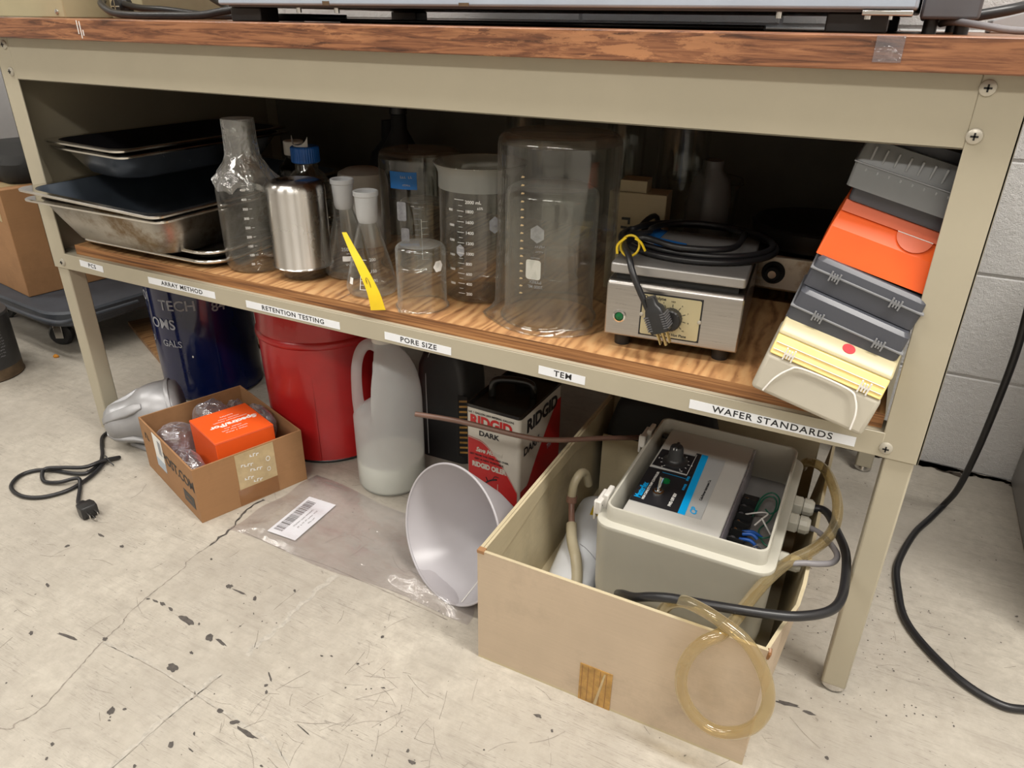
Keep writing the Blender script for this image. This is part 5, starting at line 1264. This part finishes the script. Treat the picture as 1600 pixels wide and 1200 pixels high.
# funnel
FU = T('funnel', 'large translucent white plastic funnel lying on its side beside the tan box', 'funnel', (.936, -.060, .106))
nrm = Vector((-.3193, -.9086, .2689)).normalized()
q = nrm.to_track_quat('Z', 'Y'); FU.rotation_mode = 'QUATERNION'; FU.rotation_quaternion = q
fr_ = .110
b = MB(); b.lathe([(fr_-.0012, .0004), (fr_, .001), (fr_+.0015, -.0006), (fr_+.0005, -.003), (.062, -.083), (.018, -.140), (.013, -.150), (.0115, -.175), (.0100, -.175), (.0112, -.149), (.016, -.139), (.060, -.0822), (fr_-.0018, -.0025)], 80, close=True)
b.build('funnel_wall', 'funnel', FU, smooth=50)
pts = [(fr_*math.cos(2*math.pi*k/72), fr_*math.sin(2*math.pi*k/72), 0) for k in range(72)]
MB().tube(pts+[pts[0]], .0020, 8, 1, caps=False).build('rolled_rim', 'funnel', FU, smooth=60)
for a_ in (200, 205):
    a = R(a_)
rb_ = MB().tube([(.106*math.cos(R(-62)), .106*math.sin(R(-62)), -.0035), (.062*math.cos(R(-62)), .062*math.sin(R(-62)), -.080)], .0009, 6, 0).build('inner_rib', 'whiteedge', FU, smooth=60)

# ================================================================== BIG TAN BOX WITH CONTROLLER
BX = T('large_tan_box', 'large open tan cardboard box in front, holding the pump controller and tubing', 'cardboard box', (1.0440, -.1660, 0))
w, d, h, t = .374, .530, .1935, .0045
MB().box(0, w, 0, d, 0, .004).build('bottom_panel', 'biginner', BX, smooth=0)
def panel(b_, x0, x1, y0, y1, z0, z1, outer):
    """outer: which side is the tan outside"""
    b_.box(x0, x1, y0, y1, z0, z1)
    b_.mi[-6:] = [{'-z': 1, '+z': 1, '-y': 0, '+y': 1, '-x': 0, '+x': 1}[k] if False else 1 for k in range(6)]
    idx = {'y0': 2, 'y1': 3, 'x0': 4, 'x1': 5}[outer]; b_.mi[len(b_.mi)-6+idx] = 0
    return b_
panel(MB(), 0, w, 0, t, .004, h, 'y0').build('front_panel', ['bigbox', 'biginner'], BX, smooth=0)
panel(MB(), 0, w, d-t, d, .004, h, 'y1').build('back_panel', ['bigbox', 'biginner'], BX, smooth=0)
panel(MB(), 0, t, t, d-t, .004, h, 'x0').build('side_panel', ['bigbox', 'biginner'], BX, smooth=0)
b = MB(); vs = []; N_ = 12
for i in range(N_+1):
    y = t+(d-2*t)*i/N_; L_ = .024*min(1, y/.10)**1.2
    vs += [(w-t, y, .004), (w, y, .004), (w+L_, y, h), (w-t+L_, y, h)]
b.add(vs, [(4*i+k, 4*i+(k+1) % 4, 4*i+4+(k+1) % 4, 4*i+4+k) for i in range(N_) for k in range(4)]+[(3, 2, 1, 0), tuple(4*N_+k for k in range(4))])
for q in range(N_*4):
    if q % 4 == 1: b.mi[q] = 0
    else: b.mi[q] = 1
b.build('side_panel', ['bigbox', 'biginner'], BX, smooth=0)
# folded inner liner on the left side and torn corner
b = MB(); vs = []
for i in range(12):
    y = .0048+.50*i/11; zz = h-.052+.030*min(1, i/5)*(1 if i < 8 else .6)
    vs += [(t+.0002, y, h-.001), (t+.0036, y, h-.0015), (t+.0042, y, zz)]
b.add(vs, [(3*i+k, 3*i+3+k, 3*i+4+k, 3*i+1+k) for i in range(11) for k in range(2)])
b.build('inner_fold', 'biginner', BX, smooth=0)
tpz = MB().box(.155, .200, -.0009, -.0001, .0, .066).build('amber_tape', 'agedtape', BX, smooth=0)
for k in range(5): MB().box(.158+k*.0085, .1586+k*.0085, -.0012, -.0009, .002, .064).build('tape_wrinkle', 'wettape', tpz, smooth=0)
MB().add([(.177, -.0013, .001), (.181, -.0013, .001), (.191, -.0013, .062), (.1885, -.0013, .062)], [(0, 1, 2, 3)]).build('tape_crease', 'packtape', tpz, smooth=0)
MB().tube([(w+.0005, .0015, h-.012), (w+.0018, .0, h-.004), (w+.001, .004, h+.001)], .0022, 6, 3).build('torn_corner', 'wettape', BX, smooth=0)
for k, x in enumerate((.0,)): MB().box(x-.0004, x+.010, -.0006, .008, h-.004, h+.0006).build('worn_corner', 'cardbox', BX, smooth=0)
# things in the box under / round the controller
o = T('support_block', 'pale carton lying on the bottom of the tan box under the controller', 'carton', (1.165, -.045, .0045), 0)
MB().box(0, .215, 0, .27, 0, .0655).build('carton_body', 'cabgrey', o, bevel=.002)
o = T('white_pump_head', 'rounded white plastic casing with yellow and black sticker, left inside the tan box', 'pump casing', (1.108, .085, .0045), R(8))
b = MB(); loft(b, [[(x, y, z) for x, y in rrect(-.040+e, .034-e, -.115+e, .135-e, max(.004, .034-e), 6)] for z, e in ((0, .004), (.006, 0), (.040, .0), (.052, .006), (.060, .018), (.063, .030))]); b.build('casing', 'label', o, smooth=60)
MB().box(-.008, .022, .055, .082, .0632, .0636, Matrix.Translation((0, 0, -.0005))).build('warning_sticker', 'yellow', o, smooth=0)
MB().box(-.004, .004, .060, .076, .0634, .0638).build('sticker_mark', 'ink', o, smooth=0)
MB().tube([(-.034, -.112, .038), (-.030, -.02, .052), (.0, -.03, .0630), (.030, -.05, .055)], .0008, 6, 6).build('casing_joint', 'greyink', o, smooth=0)
o = T('black_pouch', 'black pouch at the back of the tan box, mostly hidden by the shelf rail', 'pouch', (1.160, .300, .0045), R(4))
b = MB(); loft(b, [[(x, y, z) for x, y in rrect(-.095+e, .10-e, -.030+e*.6, .045-e*.6, .02, 5)] for z, e in ((0, .006), (.02, 0), (.16, 0), (.205, .012), (.222, .026))]); b.build('pouch_body', 'blackmatte', o, smooth=60)
o = T('cream_card', 'cream card panel standing upright inside the tan box behind the controller', 'card', (1.064, .262, .0045), R(4))
MB().box(0, .10, 0, .003, 0, .150).build('card_sheet', 'biginner', o, smooth=0)

CT = T('pump_controller', 'ivory-grey pump speed controller with a black dial label and open right wiring bay', 'controller', (1.178, -.052, .0705), R(0))
cw, cd, chh = .213, .283, .166
ZL = .142  # ledge height
b = MB(); rg = lambda e, z, r=.022: [(x, y, z) for x, y in rrect(-.012+e, cw+.012-e, -.010+e, cd+.010-e, max(.004, r-e*.4), 6)]
loft(b, [rg(.010, 0), rg(.006, .004), rg(.003, .03), rg(.0, ZL-.006), rg(-.0008, ZL-.003), rg(.0, ZL), rg(.003, ZL+.0015), rg(.011, ZL+.002, .018), rg(.0115, chh-.001, .018), rg(.012, chh, .018), rg(.0145, chh, .018), rg(.015, chh-.001, .018), rg(.0155, .10, .018)], cap1=False)
b.build('case', 'gcase', CT, smooth=45)
MB().box(.002, cw-.002, .003, cd-.003, .096, .099).build('bay_floor', 'cabgrey', CT, smooth=0)
b = MB(); loft(b, [[(x, y, z) for x, y in rrect(.017, .150, .010, cd-.006, .003, 3)] for z in (.099, .150)]); ip = b.build('inner_panel', 'gpanel', CT, bevel=.0015)
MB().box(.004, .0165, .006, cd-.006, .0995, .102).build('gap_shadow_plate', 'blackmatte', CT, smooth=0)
m = Matrix.Translation((.011, .262, .140)); MB().cyl(.006, 0, .004, 20, m).build('corner_screw', 'black', CT)
zl = .1502
def quad(p, mat, name, parent=ip, z=zl):
    return MB().prism(p, z, z+.0003).build(name, mat, parent, smooth=0)
quad([(.0185, .051), (.119, .053), (.117, .219), (.0205, .207), (.020, .150)], 'glabel', 'dial_label')
z1 = zl+.0004
quad([(.018, .052), (.087, .0525), (.080, .219), (.072, .2185), (.074, .150), (.0175, .147)], 'ink', 'black_field', z=z1)
quad([(.0195, .155), (.0735, .153), (.0725, .208), (.0205, .206)], 'ink', 'dial_field', z=z1)
quad([(.0870, .0525), (.0970, .0522), (.0905, .219), (.0805, .219)], 'cyan', 'blue_stripe', z=z1)
z2 = z1+.0004
b = MB().prism([(.0180, .1505), (.0745, .1490), (.0745, .1497), (.0180, .1512)], z2, z2+.0002).prism([(.0738, .150), (.0744, .150), (.0738, .214), (.0732, .214)], z2, z2+.0002).build('white_rule', 'whiteink', ip, smooth=0)
b = MB().prism([(.040, .1405), (.0765, .1395), (.0765, .1401), (.040, .1411)], z2, z2+.0002).build('blue_rule', 'cyan', ip, smooth=0)
TP = dict(depth=.0001)
def ptx(s, size, mat, x, y, rz, **k): text(s, size, mat, ip, (x, y, z2), rot=(0, 0, R(rz)), depth=.0001, **k)
ptx('Masterflex', .0135, 'cyan', .0265, .083, 90, bold=.0003, sx=.72)
ptx('HIGH CAPACITY PUMP CONTROLLER', .0050, 'whiteink', .0345, .100, 90, bold=.0001, sx=.92)
ptx('FWD OFF REV', .0060, 'whiteink', .0725, .079, 90, bold=.0002, sx=.9)
ptx('POWER', .0048, 'cyan', .0795, .118, 90, bold=.0001); ptx('SPEED', .0048, 'cyan', .0785, .142, 90, bold=.0001)
ptx('Cole-Parmer Instrument Co.', .0052, 'ink', .108, .125, 90, bold=.0001, sx=.95)
ptx('CP', .0130, 'cyan', .106, .066, 90, bold=.0003, shear=.4)
for k in range(11):
    a = R(235-29*k); p = (.049+.0205*math.cos(a), .177+.0205*math.sin(a))
    MB().box(-.0016, .0016, -.0004, .0004, z2, z2+.0003, Matrix.Translation((p[0], p[1], 0)) @ Matrix.Rotation(a, 4, 'Z')).build('dial_tick', 'whiteink', ip, smooth=0)
    q = (.049+.0252*math.cos(a), .177+.0252*math.sin(a))
    if k % 2 == 0: text(str(k), .0046, 'whiteink', ip, (q[0], q[1], z2), rot=(0, 0, 0), depth=.0001)
m = Matrix.Translation((.049, .177, zl+.0006))
b = MB().lathe([(.0001, 0), (.0195, 0), (.0190, .0035), (.0145, .0055), (.0120, .009), (.0100, .026), (.0085, .0285), (.0001, .0285)], 40, m); kb = b.build('speed_knob', 'black', CT, smooth=35)
for dx in (-.003, .0012): MB().box(dx, dx+.0012, -.0096, -.0078, .012, .0290, m).build('knob_mark', 'whiteink', kb, smooth=0)
MB().box(-.0022, .0022, -.0095, .0095, .012, .0310, m).build('knob_grip', 'black', kb, bevel=.0008)
m = Matrix.Translation((.049, .088, zl+.0006))
tg = MB().lathe([(.0001, 0), (.0085, 0), (.0082, .002), (.0055, .0028), (.0050, .0045), (.0001, .0045)], 24, m).build('toggle_collar', 'chrome', CT)
MB().tube([(.049, .088, zl+.004), (.050, .091, zl+.014), (.051, .094, zl+.023)], .0028, 12, 3, rf=lambda t: .8+.45*t).build('toggle_lever', 'chrome', tg, smooth=60)
MB().lathe([(.0062, 0), (.0058, .003), (.0030, .0050), (.0001, .0055)], 24, Matrix.Translation((.0515, .119, zl+.0006))).build('green_lamp', 'greenlens', CT)
# terminal strip and wires
tm = T('x', '', '') if False else None
ts = MB().box(.1535, .1770, .010, .205, .0992, .1110).build('terminal_strip', 'black', CT, bevel=.001)
for k in range(9):
    y = .020+k*.0205
    MB().box(.1545, .1760, y-.0065, y-.0045, .111, .1195).build('barrier', 'blackmatte', ts, smooth=0)
    MB().lathe([(.0042, .1105), (.0040, .1140), (.0020, .1155), (.0001, .1155)], 16, Matrix.Translation((.160, y+.003, 0))).build('terminal_screw', 'chrome' if k in (0, 4, 5, 8) else 'equipdark', ts, smooth=30)
MB().box(.1515, .1530, .006, cd-.010, .099, .1515).build('clear_divider', 'airbag', CT, smooth=0)
WG = 'wires'
wires = [([(.170, .100, .116), (.184, .104, .118), (.196, .108, .110)], 'bluewire', .0024, 0), ([(.170, .082, .116), (.184, .080, .120), (.194, .078, .114)], 'bluewire', .0026, 0),
         ([(.172, .092, .118), (.184, .092, .122), (.192, .090, .118)], 'bluewire', .0026, 0),
         ([(.166, .145, .115), (.186, .150, .122), (.196, .142, .128), (.190, .128, .126), (.183, .117, .120)], 'whitewire', .0013, 5), ([(.190, .128, .128), (.198, .120, .122), (.206, .118, .112)], 'whitewire', .0013, 5),
         ([(.192, .080, .113), (.197, .064, .114), (.202, .050, .108), (.206, .046, .104)], 'whitewire', .0014, 5),
         ([(.176, .150, .112), (.180, .185, .122), (.192, .202, .126), (.204, .195, .124), (.206, .175, .118), (.198, .162, .116), (.190, .170, .116)], 'greenwire', .0012, 6),
         ([(.178, .158, .112), (.184, .190, .120), (.196, .198, .122), (.203, .185, .118), (.200, .150, .114), (.190, .120, .112), (.200, .095, .112), (.207, .090, .112)], 'greenwire', .0012, 6),
         ([(.192, .104, .112), (.200, .100, .116), (.207, .110, .114)], 'greenwire', .0012, 4), ([(.186, .070, .112), (.196, .075, .120), (.206, .070, .114)], 'equipdark', .0012, 4)]
for pts, mt, r, sm in wires: MB().tube(pts, r, 8, max(sm, 3)).build('wire', mt, CT, smooth=60)
text('~aaa', .0045, 'ink', CT, (.190, .040, .0993), rot=(0, 0, R(90)), depth=.0001); text('~aaaa', .0045, 'ink', CT, (.198, .020, .0993), rot=(0, 0, R(90)), depth=.0001)
# hinge lugs on the left edge
for y in (.035, .235):
    b = MB().box(-.019, -.010, y-.022, y+.014, ZL-.004, ZL+.018).box(-.012, -.004, y-.010, y+.018, ZL, ZL+.024).box(-.021, -.017, y-.022, y-.014, ZL-.014, ZL+.018); hl = b.build('hinge_lug', 'whiteplastic', CT, bevel=.002)
    MB().cyl(.0035, -.0168, -.0158, 14, Matrix.Translation((-.013, y, ZL+.010)) @ Matrix.Rotation(R(-90), 4, 'X')).build('hinge_pin_hole', 'blackmatte', hl, smooth=0)
# cable glands
for gy, gz, gr in ((.196, .121, .013), (.149, .121, .013), (.060, .119, .011)):
    m = Matrix.Translation((cw+.0115, gy, gz)) @ Matrix.Rotation(R(90), 4, 'Y')
    g = MB().lathe([(.0001, 0), (gr*1.15, 0), (gr*1.15, .011), (gr, .0125), (gr*.95, .0135)], 6, m).build('cable_gland', 'gcase', CT, smooth=20, bevel=.0006)
    MB().lathe([(gr*.80, .0135), (gr*1.0, .0145), (gr*1.0, .024), (gr*.75, .0285), (gr*.45, .029), (.0001, .029)], 12, m).build('gland_nut', 'gcase', g, smooth=20)
def world_child(o, parent): o.parent = parent; o.matrix_parent_inverse = parent.matrix_basis.inverted(); return o
z0g = .0705+.121
c = MB().tube([(1.425, .144, z0g), (1.447, .139, .196), (1.466, .090, .200), (1.479, .045, .204), (1.483, -.002, .207), (1.482, -.055, .208), (1.470, -.090, .211), (1.440, -.118, .214), (1.408, -.132, .215), (1.370, -.143, .2155), (1.339, -.149, .214), (1.300, -.154, .2105), (1.275, -.152, .200), (1.255, -.145, .185), (1.235, -.125, .165), (1.22, -.095, .135)], .0058, 14, 7).build('black_cable', 'rubber', smooth=60); world_child(c, CT)
c = MB().tube([(1.425, .097, z0g), (1.445, .085, .194), (1.462, .062, .196), (1.471, .041, .197), (1.466, .020, .199), (1.450, .005, .202), (1.430, -.005, .203), (1.410, -.015, .198), (1.392, -.030, .18), (1.380, -.050, .155), (1.365, -.085, .13)], .0040, 12, 7).build('grey_cable', 'greycord', smooth=60); world_child(c, CT)

# vinyl tubing
tag(MB().tube([(1.400, .300, .165), (1.404, .282, .185), (1.415, .262, .200), (1.434, .238, .206), (1.450, .200, .204), (1.460, .156, .203), (1.462, .110, .202), (1.456, .070, .202), (1.440, .030, .2025), (1.415, -.010, .202), (1.395, -.060, .200), (1.382, -.110, .200), (1.374, -.150, .203), (1.366, -.178, .206), (1.350, -.189, .196), (1.338, -.194, .175), (1.333, -.196, .145), (1.338, -.196, .112), (1.355, -.196, .086), (1.380, -.196, .075), (1.405, -.195, .085), (1.423, -.194, .108), (1.430, -.192, .140), (1.424, -.189, .170), (1.408, -.185, .197), (1.388, -.180, .213), (1.360, -.174, .221), (1.335, -.164, .2195), (1.315, -.154, .212), (1.298, -.140, .190), (1.285, -.115, .150)], .0074, 16, 7).build('vinyl_tubing', 'tygon', smooth=70), 'thick amber vinyl tubing looping over the front of the tan box', 'tubing')
o = T('latex_tubing', 'yellowed latex tubing joined by a pinkish tube piece, left inside the tan box', 'tubing', (1.075, .10, .0))
def wc(mb, name, mat): c = mb.build(name, mat, smooth=60); world_child(c, o); return c
wc(MB().tube([(1.082, .150, .120), (1.080, .135, .150), (1.077, .118, .157), (1.073, .106, .145), (1.0725, .100, .128), (1.073, .097, .116)], .0072, 14, 6), 'upper_tube', 'latex')
wc(MB().tube([(1.073, .099, .124), (1.0735, .0965, .114)], .0088, 14, 2), 'tube_collar', 'pinktube')
wc(MB().tube([(1.0735, .0965, .116), (1.080, .083, .100), (1.088, .066, .088)], .0052, 12, 4), 'pink_tube', 'pinktube')
wc(MB().tube([(1.086, .070, .091), (1.094, .052, .084), (1.104, .034, .080), (1.118, .012, .078), (1.130, -.010, .062), (1.138, -.035, .040)], .0088, 14, 6), 'lower_tube', 'latex')
tag(MB().tube([(.826, .020, .2515), (.90, .033, .2515), (1.00, .062, .236), (1.044, .088, .2285), (1.10, .150, .215), (1.150, .215, .196)], .0042, 12, 8).build('brown_tube', 'browntube', smooth=60), 'thin brown tube sticking out of the tan box across the oil can', 'tube')
# rim rest of the brown tube is the tan box's left wall

# ================================================================== RIGHT EDGE: METAL CABINET
o = T('steel_cabinet', 'grey metal cabinet at the right edge, standing against the block wall', 'cabinet', (1.777, .30, 0))
MB().box(0, .45, -.06, .425, .0, .60).build('cabinet_body', 'cabgrey', o, bevel=.003)
